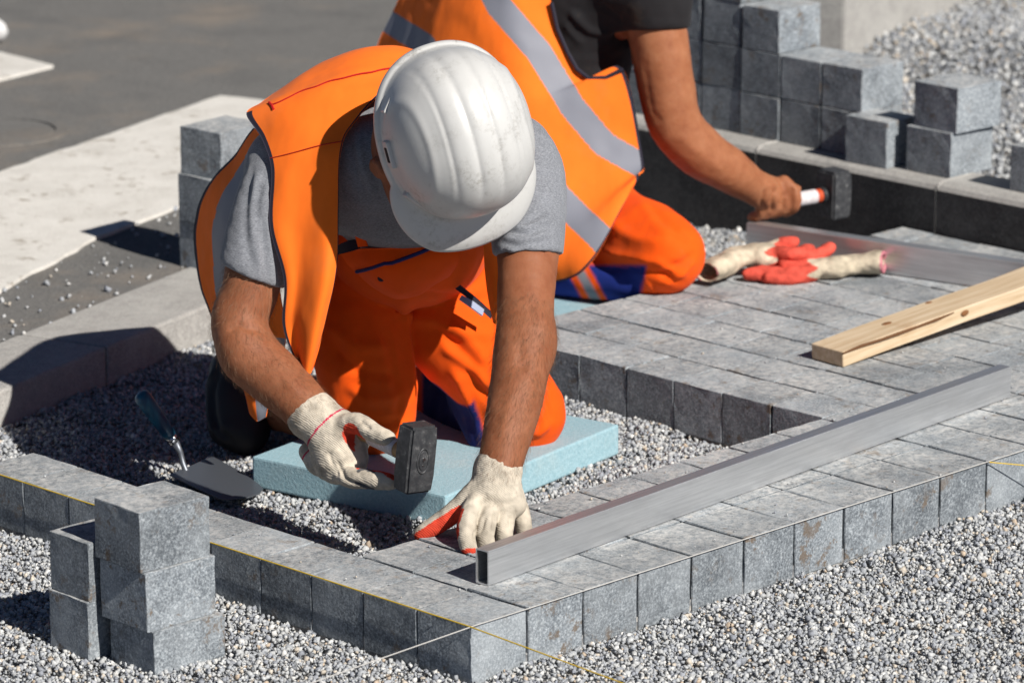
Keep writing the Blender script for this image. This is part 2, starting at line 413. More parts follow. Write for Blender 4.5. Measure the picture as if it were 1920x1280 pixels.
for v in bm.verts: v.co += Vector((0, .0016*math.sin(v.co.x*23), .0009*math.sin(v.co.x*17+1)))
bmesh.ops.translate(bm, verts=bm.verts[:], vec=(.575, .0415, 0)); link('board', from_bm('board', bm), M['wood'], plank)
V, F = tube([(.0+.05*k, -.0012+.0013*math.sin(k*2.2), .0268+.0011*math.sin(k*1.3)) for k in range(7)], [.002, .0032, .0028, .0036, .003, .0034, .0012], 7)
link('bark_strip', mesh('bark_strip', V, F), M['bark'], plank)
for x, y, z, s in ((.33, -.001, .019, .006), (.17, .05, .0302, .007), (.31, .075, .0302, .005)):
    bm = bmesh.new(); bmesh.ops.create_uvsphere(bm, u_segments=12, v_segments=6, radius=1)
    for v in bm.verts: v.co = Vector((v.co.x*s*1.8, v.co.y*(s if z > .03 else .0016), v.co.z*(.0012 if z > .03 else s)))
    ko = link('knot', from_bm('knot', bm), M['knot'], plank, True); ko.location = (x, y, z)
corner(2.53-.1, .42, .001, .137, .113, .0885, .2, 'loose paver holding up the far end of the wooden plank')

def foam():
    m = N('blue_foam', .75, .25); v = m.coord('Object', (1, 1, 1)); g = m.noise(v, 160, 4, .7)
    ck = m.n('ShaderNodeTexChecker'); ck.inputs['Scale'].default_value = 130; m.l(v, ck.inputs['Vector'])
    c = m.ramp(g, [(.3, (.24, .4, .465)), (.6, (.335, .505, .57)), (.8, (.43, .59, .645))])
    d = m.noise(v, 14, 4); m.col(m.mix(m.ramp(d, [(.55, 0), (.75, .35)]), c, (.42, .5, .5)))
    n1 = m.bump(g, .5, .003); m.bump(ck.outputs['Fac'], .25, .0012, n1); return m.m
M['foam'] = foam()
def mat_block(x, y, lx, ly, h, rz, z, label):
    bm = box_bm(lx, ly, h, .004, 2)
    bmesh.ops.subdivide_edges(bm, edges=[e for e in bm.edges if e.calc_length() > .04], cuts=14, use_grid_fill=True)
    r = random.Random(5)
    for v in bm.verts:
        if v.co.z > h*.5: v.co.z -= .006*math.exp(-((v.co.x-.06)**2+(v.co.y-.08)**2)/.02)
    o = link('kneeling_mat', from_bm('kneeling_mat', bm), M['foam']); o.location = (x, y, z); o.rotation_euler = (0, 0, rz)
    return tag(o, label, 'mat')
mat_block(.755, .849, .538, .418, .056, math.atan2(.095, .53), -.091, 'light blue foam kneeling mat under the man in the white helmet')
mat_block(1.74, 1.455, .6, .4, .052, .01, -.091, 'light blue foam kneeling mat beside the edge of the finished paving')

M['steel'] = simple('trowel_steel_shaded', (.15, .165, .19), .42, .6); M['chrome'] = simple('chrome', (.7, .7, .7), .2, 1)  # trowel steel darkened in its colour to stand in for cast shade
def handlemat():
    m = N('blue_handle', .35, .5); v = m.coord('Object', (1, 1, .25)); n = m.noise(v, 60, 4)
    m.col(m.ramp(n, [(.35, (.012, .04, .09)), (.55, (.01, .1, .17)), (.75, (.08, .17, .2))])); return m.m
M['blue_handle'] = handlemat()
tr = tag(empty('trowel', (.40, 1.08, -.084)), 'rectangular steel trowel with a blue handle lying on shaded gravel', 'trowel')
def loc(P, o): return [tuple(np.array(p)-np.array(o.location)) for p in P]
bl = [(.40+(x_-.40)*.86, y_) for x_, y_ in [(.352, 1.12), (.43, 1.135), (.5, 1.152), (.478, 1.06), (.452, .985), (.437, .955), (.41, .938), (.375, .935), (.335, .946), (.325, .96), (.337, 1.04)]]
bm = bmesh.new(); lo_ = [bm.verts.new((x-.40, y-1.08, .004+.03*(y-.93))) for x, y in bl]; bm.faces.new(lo_)
r_ = bmesh.ops.extrude_face_region(bm, geom=bm.faces[:]); bmesh.ops.translate(bm, verts=[v for v in r_['geom'] if isinstance(v, bmesh.types.BMVert)], vec=(0, 0, .0022))
bmesh.ops.recalc_face_normals(bm, faces=bm.faces[:]); link('blade', from_bm('blade', bm), M['steel'], tr)
RZ = lambda p: tuple(p[0]*RIGHT+p[1]*HV+np.array([0, 0, p[2]]))
nk = [RZ(at(352, 893, 1.075)), RZ(at(349, 884, 1.075)), RZ(at(343, 868, 1.082)), RZ(at(338, 848, 1.087)), RZ(at(327, 826, 1.085))]
V, F = tube(loc(nk, tr), [.0075, .006, .0052, .0055, .0075], 10); link('neck', mesh('neck', V, F), M['steel'], tr, True)
h0, h1 = np.array(RZ(at(327, 828, 1.085))), np.array(RZ(at(262, 737, 1.06)))
V, F = tube(loc([h0, h0+(h1-h0)*.13], tr), [.0095, .0105], 14); link('ferrule', mesh('ferrule', V, F), M['chrome'], tr, True)
V, F = tube(loc([h0+(h1-h0)*t for t in (.12, .2, .35, .55, .75, .9, .97, 1.0)], tr), [.0112, .0125, .0135, .0145, .015, .0155, .0125, .006], 14)
link('handle', mesh('handle', V, F), M['blue_handle'], tr, True)
# far end of the gravel: rough concrete retaining edge, and a scrap on the road
bm = box_bm(2.2, .25, .42, .01, 2); o = link('concrete_edging', from_bm('concrete_edging', bm), M['kerb']); o.location = (4.6, 2.83, -.1); o.rotation_euler = (0, 0, .34)
tag(o, 'weathered concrete edging wall behind the heap of gravel', 'edging')
bm = bmesh.new(); bmesh.ops.create_icosphere(bm, subdivisions=2, radius=.038)
for v in bm.verts: v.co = Vector((v.co.x*.8, v.co.y*1.1, v.co.z*.9))*(1+.1*math.sin(v.co.x*60+v.co.z*45))
o = link('white_scrap', from_bm('white_scrap', bm), simple('white_plastic', (.6, .6, .6)), None, True); o.location = (2.474, 4.276, .008); tag(o, 'small white lump lying at the edge of the pale slab', 'scrap')
# manhole in the road
mh = tag(empty('manhole_cover', (1.80, 3.41, -.0235)), 'round dusty manhole cover set in the asphalt road', 'manhole')
for nm, r0, r1, z in (('frame', .135, .165, .004), ('lid', 0, .131, .003)):
    bm = bmesh.new(); n = 48
    if r0 == 0: bmesh.ops.create_cone(bm, cap_ends=True, segments=n, radius1=r1, radius2=r1-.002, depth=z*2)
    else:
        vs = [[bm.verts.new((r*math.cos(2*math.pi*k/n), r*math.sin(2*math.pi*k/n), h)) for k in range(n)] for r, h in ((r0, -.002), (r0, z), (r1, z), (r1, -.002))]
        for a_ in range(3):
            for k in range(n): bm.faces.new((vs[a_][k], vs[a_+1][k], vs[a_+1][(k+1) % n], vs[a_][(k+1) % n]))
    bmesh.ops.recalc_face_normals(bm, faces=bm.faces[:]); link(nm, from_bm(nm, bm), M['asphalt'], mh)

# ------------------------------------------------------------------ implicit bodies: smooth unions meshed by surface nets
class Field:
    def __init__(s, lo, hi, h):
        s.h = h; s.lo = np.array(lo, float); s.n = np.ceil((np.array(hi)-s.lo)/h).astype(int)+1
        s.D = np.full(s.n, .2, np.float32)
        s.ax = [s.lo[i]+np.arange(s.n[i])*h for i in range(3)]
    def sub(s, lo, hi, m):
        a = np.maximum(np.floor((np.array(lo)-m-s.lo)/s.h).astype(int), 0); b = np.minimum(np.ceil((np.array(hi)+m-s.lo)/s.h).astype(int)+1, s.n)
        if (b <= a).any(): return None, None
        sl = tuple(slice(a[i], b[i]) for i in range(3))
        X = np.stack(np.meshgrid(*[s.ax[i][sl[i]] for i in range(3)], indexing='ij'), -1); return sl, X
    def put(s, sl, d, k, op='add'):
        A = s.D[sl]
        if op == 'add':
            if k <= 0: s.D[sl] = np.minimum(A, d)
            else:
                h = np.clip(.5+.5*(A-d)/k, 0, 1); s.D[sl] = A*(1-h)+d*h-k*h*(1-h)
        else:
            d = -d
            if k <= 0: s.D[sl] = np.maximum(A, d)
            else:
                h = np.clip(.5-.5*(A-d)/k, 0, 1); s.D[sl] = A*(1-h)+d*h+k*h*(1-h)
    def cap(s, a, b, ra, rb=None, k=.01, op='add', flat=None, ratio=1.0):
        rb = ra if rb is None else rb; a = np.array(a, float); b = np.array(b, float); m = max(ra, rb)*max(1, 1)+k+3*s.h
        sl, X = s.sub(np.minimum(a, b), np.maximum(a, b), m)
        if sl is None: return
        ab = b-a; L = max(float(ab@ab), 1e-9); t = np.clip(((X-a)@ab)/L, 0, 1)
        v = X-a-t[..., None]*ab; r = ra+(rb-ra)*t
        if flat is None: d = np.sqrt((v*v).sum(-1))-r
        else:
            n = np.array(flat, float); n /= np.linalg.norm(n); c = v@n
            d = np.sqrt(np.maximum((v*v).sum(-1)-c*c, 0)+(c*ratio)**2)-r; d /= max(1, ratio**.5)
        s.put(sl, d, k, op)
    def chain(s, pts, rad, k=.01, op='add', n=4, **kw):
        P, Rr = smooth_path(pts, rad, n)
        for i in range(len(P)-1): s.cap(P[i], P[i+1], Rr[i], Rr[i+1], k if i == 0 else min(k, .004), op, **kw)
    def ell(s, c, r, axes=None, k=.01, op='add'):
        c = np.array(c, float); r = np.array(r, float); m = r.max()
        sl, X = s.sub(c-m, c+m, k+3*s.h)
        if sl is None: return
        q = X-c
        if axes is not None: q = q@np.array(axes, float).T
        kk = np.sqrt(((q/r)**2).sum(-1)); g = np.sqrt(((q/(r*r))**2).sum(-1))
        s.put(sl, np.where(g > 1e-6, kk*(kk-1)/np.maximum(g, 1e-6), -r.min()), k, op)
    def plane(s, p, n, k=0):
        """cut away what lies on the side of n"""
        n = np.array(n, float)/np.linalg.norm(n)
        X = np.stack(np.meshgrid(*s.ax, indexing='ij'), -1); d = (X-np.array(p))@n
        s.D = np.maximum(s.D, d).astype(np.float32)
    def cutcap(s, p, n, rad):
        """cut the side of n, only within rad of p"""
        p = np.array(p, float); n = np.array(n, float)/np.linalg.norm(n)
        sl, X = s.sub(p-rad, p+rad, 0)
        q = X-p; d = q@n; A = s.D[sl]
        s.D[sl] = np.where((q*q).sum(-1) < rad*rad, np.maximum(A, d), A)
    def mesh(s):
        D = s.D; S = D < 0; nx, ny, nz = D.shape
        cs = np.zeros((nx-1, ny-1, nz-1, 3), np.float32); ct = np.zeros((nx-1, ny-1, nz-1), np.float32)
        mixed = np.zeros((nx-1, ny-1, nz-1), bool)
        corner_ = lambda A, o: A[o[0]:nx-1+o[0], o[1]:ny-1+o[1], o[2]:nz-1+o[2]]
        for ax in range(3):
            for u in (0, 1):
                for v in (0, 1):
                    o0 = [0, 0, 0]; oth = [i for i in range(3) if i != ax]; o0[oth[0]] = u; o0[oth[1]] = v; o1 = list(o0); o1[ax] = 1
                    d0, d1 = corner_(D, o0), corner_(D, o1); c = (d0 < 0) != (d1 < 0)
                    t = np.where(c, d0/np.where(c, d0-d1, 1), 0)
                    for i in range(3): cs[..., i] += np.where(c, o0[i] + (t if i == ax else 0), 0)
                    ct += c; mixed |= c
        idx = np.full(mixed.shape, -1, np.int64); idx[mixed] = np.arange(mixed.sum())
        base = np.argwhere(mixed); V = s.lo + (base + cs[mixed]/ct[mixed][:, None])*s.h
        Fs = []
        for ax in range(3):
            a, b = [(1, 2), (2, 0), (0, 1)][ax]
            s0 = [slice(1, -1)]*3; s0[ax] = slice(0, -1); s1 = list(s0); s1[ax] = slice(1, None)
            A, B = S[tuple(s0)], S[tuple(s1)]; e = np.argwhere(A != B)
            off = np.ones(3, int); off[ax] = 0; pos = e+off
            sg = A[tuple(e.T)]
            def cell(da, db):
                p = pos.copy(); p[:, a] -= da; p[:, b] -= db; return idx[tuple(p.T)]
            q = np.stack([cell(1, 1), cell(0, 1), cell(0, 0), cell(1, 0)], 1)
            q[~sg] = q[~sg][:, ::-1]; Fs.append(q)
        return V, np.concatenate(Fs)
def smooth_path(pts, rad, n=4):
    P = np.array(pts, float); Rr = np.array(rad if hasattr(rad, '__len__') else [rad]*len(P), float)
    if len(P) < 3 or n < 2: return P, Rr
    Q = np.vstack([2*P[0]-P[1], P, 2*P[-1]-P[-2]]); out = []; ro = []
    for i in range(len(P)-1):
        p0, p1, p2, p3 = Q[i:i+4]
        for j in range(n):
            t = j/n; out.append(.5*((2*p1)+(-p0+p2)*t+(2*p0-5*p1+4*p2-p3)*t*t+(-p0+3*p1-3*p2+p3)*t**3)); ro.append(Rr[i]+(Rr[i+1]-Rr[i])*t)
    out.append(P[-1]); ro.append(Rr[-1]); return np.array(out), np.array(ro)
def np_mesh(name, V, F, cols=None):
    me = bpy.data.meshes.new(name); V = np.asarray(V, np.float32); F = np.asarray(F)
    me.vertices.add(len(V)); me.vertices.foreach_set('co', V.ravel()); k = F.shape[1]
    me.loops.add(F.size); me.polygons.add(len(F)); me.polygons.foreach_set('loop_start', np.arange(len(F))*k)
    me.polygons.foreach_set('loop_total', np.full(len(F), k)); me.loops.foreach_set('vertex_index', F.ravel())
    me.polygons.foreach_set('use_smooth', np.ones(len(F), bool))
    me.update(calc_edges=True)
    if cols is not None:
        a = me.color_attributes.new('tint', 'FLOAT_COLOR', 'POINT'); C4 = np.ones((len(V), 4), np.float32); C4[:, :3] = cols
        a.data.foreach_set('color', C4.ravel())
    return me
def relax(V, F, it=2, f=.5):
    """laplacian smoothing of a quad mesh"""
    for _ in range(it):
        S = np.zeros_like(V); c = np.zeros(len(V))
        for i in range(4):
            a, b = F[:, i], F[:, (i+1) % 4]
            for u, v in ((a, b), (b, a)):
                for k in range(3): S[:, k] += np.bincount(u, V[v, k], len(V))
                c += np.bincount(u, minlength=len(V))
        V = V*(1-f)+f*S/np.maximum(c, 1)[:, None]
    return V
def vnoise(P, scale, seed=0):
    """smooth 3-d value noise in -1..1"""
    Q = P*scale; I = np.floor(Q).astype(np.int64); f = Q-I; f = f*f*(3-2*f); r = 0
    def hsh(i, j, k):
        n = (i*374761393+j*668265263+k*2147483647+seed*1274126177) & 0xffffffff
        n = ((n ^ (n >> 13))*1274126177) & 0xffffffff; return ((n ^ (n >> 16)) & 0xffff)/32767.5-1
    for dx in (0, 1):
        for dy in (0, 1):
            for dz in (0, 1):
                wgt = (f[:, 0] if dx else 1-f[:, 0])*(f[:, 1] if dy else 1-f[:, 1])*(f[:, 2] if dz else 1-f[:, 2])
                r = r + wgt*hsh(I[:, 0]+dx, I[:, 1]+dy, I[:, 2]+dz)
    return r
def vnormals(V, F):
    n = np.cross(V[F[:, 2]]-V[F[:, 0]], V[F[:, 3]]-V[F[:, 1]]); N_ = np.zeros_like(V)
    for i in range(4):
        for k in range(3): N_[:, k] += np.bincount(F[:, i], n[:, k], len(V))
    return N_/np.maximum(np.linalg.norm(N_, axis=1, keepdims=True), 1e-12)
def folds(V, F, lines, base=None):
    """ridges (h > 0) and creases (h < 0) along polylines: (points, radius, height)"""
    Nn = vnormals(V, F); D = np.zeros(len(V))
    for pts, r, h in lines:
        P = np.array(pts)
        near = ((V > P.min(0)-3*r) & (V < P.max(0)+3*r)).all(1); Q = V[near]; b = np.full(len(Q), 9.)
        e = np.zeros(len(Q)); m = len(P)-1
        for i in range(m):
            ab = P[i+1]-P[i]; t = np.clip((Q-P[i])@ab/max(ab@ab, 1e-12), 0, 1); d = np.linalg.norm(Q-P[i]-t[:, None]*ab, axis=1)
            u = d < b; b[u] = d[u]; e[u] = ((i+t)/m)[u]
        D[near] += h*np.exp(-(b/r)**2)*np.clip(np.minimum(e, 1-e)*6+.15, 0, 1)
    return V+Nn*D[:, None]
def to_px(V):
    """picture coordinates of (r, a, z) points"""
    d = V[:, :1]*RIGHT+V[:, 1:2]*HV-CAM; d[:, 2] += V[:, 2]; z = d@FWD
    return np.stack([960+FPX*(d@RIGHT)/z, 640-FPX*(d@UP)/z], 1)
def draped(V, lines):
    """fold lines drawn over the cloth, brought onto its near surface"""
    X = to_px(V); out = []
    for pts, r, h in lines:
        P2, _ = smooth_path([(*p[:2], 0) for p in pts], 1, 3); L = []
        for p in P2:
            d = np.abs(X-p[:2]).max(1); m = np.flatnonzero(d < 7)
            if len(m) == 0: continue
            L.append(V[m[V[m, 1].argmin()]])
        if len(L) >= 2: out.append((np.array(L), r, h))
    return out
def patch(ctrl, nu, nv):
    """Catmull-Rom surface through a grid of control points -> (nu, nv, 3)"""
    C = np.array(ctrl, float)
    def crv(A, n):
        m = A.shape[0]; Q = np.concatenate([2*A[:1]-A[1:2], A, 2*A[-1:]-A[-2:-1]]); t = np.linspace(0, m-1, n); i = np.minimum(t.astype(int), m-2); f = (t-i)
        f = f.reshape((-1,)+(1,)*(A.ndim-1)); p0, p1, p2, p3 = Q[i], Q[i+1], Q[i+2], Q[i+3]
        return .5*((2*p1)+(-p0+p2)*f+(2*p0-5*p1+4*p2-p3)*f*f+(-p0+3*p1-3*p2+p3)*f**3)
    S = crv(C, nu); return np.swapaxes(crv(np.swapaxes(S, 0, 1), nv), 0, 1)
def cloth(name, S, thick, mats, parent, face_mat=None, wr=0, seed=0, vec=False):
    """thickened cloth from a surface grid; face_mat(i, j) picks the material slot of a cell"""
    nu, nv = S.shape[:2]; V = S.reshape(-1, 3)
    idx = np.arange(nu*nv).reshape(nu, nv); F = np.stack([idx[:-1, :-1], idx[1:, :-1], idx[1:, 1:], idx[:-1, 1:]], -1).reshape(-1, 4)
    Nn = vnormals(V, F)
    if wr: V = V+Nn*(vnoise(V, 14, seed)*wr+vnoise(V, 31, seed+1)*wr*.4)[:, None]
    V2 = np.concatenate([V, V-Nn*thick]); n = nu*nv
    rim = np.concatenate([idx[0, :], idx[1:, -1], idx[-1, -2::-1], idx[-2:0:-1, 0]])
    rn = np.roll(rim, -1); Fr = np.stack([rim, rim+n, rn+n, rn], 1)
    Fa = np.concatenate([F, F[:, ::-1]+n, Fr]); me = np_mesh(name, V2, Fa)
    o = link(name, me, None, parent)
    for m in mats: me.materials.append(m)
    if face_mat is not None:
        I, J = np.meshgrid(np.arange(nu-1), np.arange(nv-1), indexing='ij'); mi = (face_mat(I.ravel()/(nu-1), J.ravel()/(nv-1)) if vec else np.array([face_mat(i/(nu-1), j/(nv-1)) for i, j in zip(I.ravel(), J.ravel())])).astype(np.int32)
        me.polygons.foreach_set('material_index', np.concatenate([mi, mi, np.zeros(len(Fr), np.int32)]))
    return o
def body(name, fld, mat, parent, lines=(), wr=0, col=None, it=2, seed=0, wscale=16):
    V, F = fld.mesh(); V = relax(V, F, it)
    if len(lines): V = folds(V, F, draped(V, lines))
    if wr:
        Nn = vnormals(V, F); V = V+Nn*(vnoise(V, wscale, seed)*wr+vnoise(V*np.array([1, 1, 1.8]), wscale*2.3, seed+5)*wr*.5)[:, None]
    me = np_mesh(name, V, F, None if col is None else col(V)); return link(name, me, mat, parent)

# ------------------------------------------------------------------ materials of people and tools
def fabric(name, colr, var=.12, weave=900, bump=.25, rough=.85, sheen=.03, wr=0, tint=False, fold=.25):
    m = N(name, rough, .2); v = m.coord('Object'); n = m.noise(v, 24, 4); f = m.noise(v, weave, 2)
    c = m.attr('tint') if tint else colr
    c = m.mix(1.0, c, m.ramp(n, [(.3, 1-var), (.7, 1+var*.5)]), 'MULTIPLY'); m.col(c)
    b = m.bump(f, bump, .0006)
    if fold:
        v2 = m.coord('Object', (1, 1, .45)); g = m.noise(v2, 17, 2, .45); b = m.bump(g, fold, .012, b)
        v3 = m.coord('Object', (1.3, 1, .55)); cr = m.n('ShaderNodeTexNoise', noise_type='RIDGED_MULTIFRACTAL'); cr.inputs['Scale'].default_value = 13; cr.inputs['Detail'].default_value = 2
        m.l(v3, cr.inputs['Vector']); m.bump(cr.outputs['Fac'], fold*.55, .004, b)
        dn = m.noise(v, 7, 5, .7); m.col(m.mix(m.ramp(dn, [(.58, 0), (.8, .14)]), c, (.3, .2, .12)))
    m.b.inputs['Sheen Weight'].default_value = sheen; return m.m
ORANGE = (.86, .09, .0015)
M['vest'] = fabric('hi_vis_orange', (.95, .178, .015), .05, 1200, .15, fold=.35)
M['trouser'] = fabric('orange_trousers', ORANGE, .07, 1100, .2, tint=True, fold=.45)
M['reflective'] = simple('reflective_tape', (.2, .21, .25), .6)
M['binding'] = simple('dark_binding', (.018, .016, .03), .8)
M['piping'] = simple('red_piping', (.45, .01, .008), .7)
M['black_shirt'] = fabric('black_shirt', (.017, .016, .018), .2)
def heather():
    m = N('heather_grey', .9, .15); v = m.coord('Object', (240, 240, 1400)); n = m.noise(v, 1, 3, .6); v2 = m.coord('Object'); n2 = m.noise(v2, 20, 3)
    c = m.ramp(n, [(.3, (.11, .117, .134)), (.5, (.195, .205, .228)), (.7, (.3, .31, .335))])
    m.col(m.mix(1.0, c, m.ramp(n2, [(.3, .9), (.7, 1.08)]), 'MULTIPLY'))
    b = m.bump(n, .15, .0006); v3 = m.coord('Object', (1, 1, 1.6)); m.bump(m.noise(v3, 19, 2, .5), .35, .012, b)
    m.b.inputs['Sheen Weight'].default_value = .2; return m.m
M['tshirt'] = heather()
def skin(name, a, b_, c_):
    m = N(name, .6, .25); v = m.coord('Object'); n = m.noise(v, 26, 5, .65); f = m.noise(v, 380, 3); p = m.noise(v, 150, 2)
    c = m.ramp(n, [(.32, a), (.5, b_), (.7, c_)]); c = m.mix(m.ramp(p, [(.68, 0), (.76, .22)]), c, (.2, .075, .035)); m.col(c)
    m.b.inputs['Subsurface Weight'].default_value = .12; m.b.inputs['Subsurface Radius'].default_value = (.012, .004, .002); m.b.inputs['Subsurface Scale'].default_value = .4
    b = m.bump(f, .35, .001); m.bump(n, .3, .004, b); return m.m
M['skin'] = skin('tanned_skin', (.225, .075, .033), (.262, .095, .044), (.295, .116, .058))
M['skin2'] = skin('tanned_skin_dark', (.26, .09, .04), (.31, .118, .054), (.36, .15, .073))
M['hair'] = simple('arm_hair', (.17, .095, .05), .6)
def knit():
    m = N('knit_glove', .95, .1); c = m.attr('tint'); v = m.coord('Object', (1, 1, 1)); n = m.noise(v, 55, 5, .6)
    wv = m.n('ShaderNodeTexWave', wave_type='BANDS', bands_direction='DIAGONAL'); wv.inputs['Scale'].default_value = 130; wv.inputs['Distortion'].default_value = 3; wv.inputs['Detail'].default_value = 1
    m.l(v, wv.inputs['Vector'])
    c = m.mix(1.0, c, m.ramp(n, [(.3, .68), (.55, 1.0), (.8, 1.1)]), 'MULTIPLY'); m.col(c)
    b = m.bump(wv.outputs['Fac'], .35, .0012); m.bump(m.noise(v, 60, 3), .35, .006, b); return m.m
M['knit'] = knit()
M['rubber'] = simple('black_rubber', (.022, .023, .026), .55)
def helmetmat():
    m = N('white_hard_hat', .36, .5); v = m.coord('Object'); n = m.noise(v, 18, 6, .7); n2 = m.noise(v, 120, 4, .7); n3 = m.noise(v, 6, 2)
    k = m.mix(1.0, m.ramp(n, [(.5, 0), (.66, 1)]), m.ramp(n2, [(.42, .1), (.62, 1)]), 'MULTIPLY')
    k = m.mix(1.0, k, m.ramp(n3, [(.4, .1), (.65, .8)]), 'MULTIPLY')
    m.col(m.mix(k, (.52, .52, .51), (.15, .135, .108))); m.l(m.ramp(n2, [(.3, .3), (.7, .5)]), m.b.inputs['Roughness'])
    m.bump(n2, .04, .001); return m.m
M['helmet'] = helmetmat()
def iron():
    m = N('hammer_iron', .45, .5); v = m.coord('Object'); n = m.noise(v, 70, 5, .7); n2 = m.noise(v, 260, 2)
    m.col(m.ramp(n, [(.42, (.045, .047, .052)), (.6, (.085, .087, .092)), (.72, (.27, .27, .27))])); m.b.inputs['Metallic'].default_value = .35
    m.bump(n2, .2, .0008); return m.m
M['iron'] = iron()
M['label'] = None
def labelmat():
    m = N('handle_label', .5, .4); v = m.coord('Object', (1, 1, 1)); br = m.n('ShaderNodeTexBrick'); br.inputs['Scale'].default_value = 190
    br.inputs['Color1'].default_value = (.6, .55, .55, 1); br.inputs['Color2'].default_value = (.72, .7, .7, 1); br.inputs['Mortar'].default_value = (.28, .2, .24, 1)
    br.inputs['Mortar Size'].default_value = .012; m.l(v, br.inputs['Vector']); m.col(br.outputs['Color']); return m.m
M['label'] = labelmat()

# ------------------------------------------------------------------ first man: kneeling, white helmet, hammer in his right hand
RZROT = YAW-math.pi/2
def person(base, label):
    e = empty('person', RZ(base), RZROT); tag(e, label, 'person'); e['b0'] = 0; del e['b0']; return e
B1 = np.array([-.1, 1.1, -.035])
p1 = person(B1, 'kneeling worker in white hard hat, grey t-shirt and orange vest holding a club hammer')
Q = at
armL = [Q(985, 340, .87), Q(990, 450, .78), Q(986, 560, .695), Q(983, 615, .655), Q(978, 670, .62), Q(966, 750, .567), Q(950, 820, .52), Q(934, 885, .485), Q(928, 925, .47)]
radL = [.058, .052, .0465, .0445, .0475, .045, .0395, .0345, .034]
armR = [Q(524, 352, .87), Q(490, 440, .84), Q(470, 540, .81), Q(448, 606, .79), Q(472, 665, .765), Q(520, 712, .735), Q(560, 750, .705), Q(592, 782, .685), Q(615, 805, .675)]
radR = [.054, .052, .0475, .0465, .049, .0475, .0425, .0375, .036]
HC = Q(800, 303, .735)                                                  # head centre
HU = np.array([.34, -.96, .13]); HU /= np.linalg.norm(HU)              # crown of the bowed head
HF = np.array([.30, -.2, -.93]); HF -= HU*(HF@HU); HF /= np.linalg.norm(HF)   # the way the face looks: down
HS = np.cross(HU, HF); HS /= np.linalg.norm(HS)
if HS[0] < 0: HS = -HS
AX = np.array([HS, HF, HU])
def hd(s, f, u): return HC+HS*s+HF*f+HU*u
chest = np.array([-.115, .96, .462]); pelvis = np.array([-.13, 1.27, .32])
fb = Field((-.56, .36, -.12), (.24, 1.5, .78), .0058)
fb.ell(HC, (.078, .098, .112), AX, 0)
fb.ell(hd(0, .055, -.06), (.058, .05, .06), AX, .03)                    # jaw
fb.ell(hd(0, .088, -.098), (.026, .02, .02), AX, .02)                   # chin
fb.cap(hd(0, .092, .0), hd(0, .112, -.03), .009, .013, .012)            # nose
fb.ell(hd(0, .095, -.066), (.024, .01, .007), AX, .006)                 # lips
for s in (-1, 1):
    fb.ell(hd(.034*s, .088, .012), (.016, .012, .011), AX, .006, 'sub')   # eye sockets
    fb.ell(hd(.033*s, .082, .012), (.013, .013, .012), AX, .002)
    fb.ell(hd(.034*s, .09, .032), (.024, .008, .007), AX, .01)            # brows
    fb.ell(hd(.083*s, -.012, -.012), (.009, .019, .032), AX, .005)        # ears
    fb.ell(hd(.09*s, -.012, -.008), (.005, .010, .018), AX, .003, 'sub')
fb.cap(hd(0, -.035, -.06), chest+np.array([0, -.06, .07]), .058, .068, .04)
fb.cap(chest, pelvis, .12, .12, .05, flat=(0, .1, 1), ratio=1.15)
fb.cap(Q(560, 330, .9), Q(940, 335, .9), .075, .075, .05)
fb.chain(armL, radL, .03); fb.chain(armR, radR, .03)
fb.ell(Q(1010, 640, .64), (.026, .03, .04), None, .03)                   # brachioradialis
fb.ell(Q(455, 660, .75), (.034, .03, .04), None, .03)
for c, h in ((armL, (0, -.25, -1)), (armR, (.5, -.4, -.6))):            # closed hands inside the gloves
    fb.ell(c[-1]+np.array(h)*.03, (.03, .03, .032), None, .02)
for k_, f_ in ((Q(695, 770, 1.1), Q(500, 760, 1.3)), (Q(985, 775, 1.16), Q(850, 740, 1.36))):
    fb.chain([pelvis+np.array([.09 if k_[0] > -.1 else -.08, 0, -.02]), k_, f_], [.075, .052, .04], .03)
skin_lines = [([(960, 640), (978, 660), (972, 690)], .008, -.004), ([(1000, 650), (990, 690)], .007, -.0025),
              ([(420, 612), (455, 606), (500, 618)], .006, -.005), ([(520, 690), (560, 735)], .006, .0018),
              ([(955, 720), (935, 820)], .007, .0018)]
o_body1 = body('body', fb, M['skin'], p1, skin_lines, .0009, it=3, wscale=30)

# t-shirt
ft = Field((-.52, .55, .16), (.22, 1.42, .76), .005)
ft.cap(chest+np.array([0, -.02, .015]), pelvis, .135, .14, .05, flat=(0, .1, 1), ratio=1.18)
ft.cap(Q(560, 325, .92), Q(930, 325, .92), .092, .09, .06)
ft.cap(Q(700, 300, .85), Q(860, 300, .85), .07, .07, .05)
ft.cap(Q(690, 235, .95), Q(850, 225, .95), .062, .062, .05)
sL = [Q(955, 300, .9)]+[armL[0], armL[1], armL[1]*.55+armL[2]*.45]; ft.chain(sL, [.078, .069, .0605, .0565], .04)
sR = [Q(565, 315, .91)]+[armR[0], armR[1], armR[1]*.2+armR[2]*.8]; ft.chain(sR, [.072, .062, .061, .0595], .04)
def cut_sleeve(f, p, q_, r_in, rad):
    n = q_-p; n /= np.linalg.norm(n); f.cutcap(p, n, rad)
cut_sleeve(ft, Q(985, 478, .758), Q(985, 478, .758)+np.array([.02, -.35, -1]), .0505, .11)
cut_sleeve(ft, Q(484, 520, .815), Q(484, 520, .815)+np.array([-.38, -.12, -.92]), .0535, .11)
tl = []
for k_ in range(7): tl.append(([(935, 395+14*k_), (985, 412+11*k_), (1040, 385+15*k_)], .006, .0045 if k_ % 2 else -.004))
for k_ in range(6): tl.append(([(470+9*k_, 300+12*k_), (455+10*k_, 400), (470+9*k_, 505+6*k_)], .0075, .004 if k_ % 2 else -.0035))
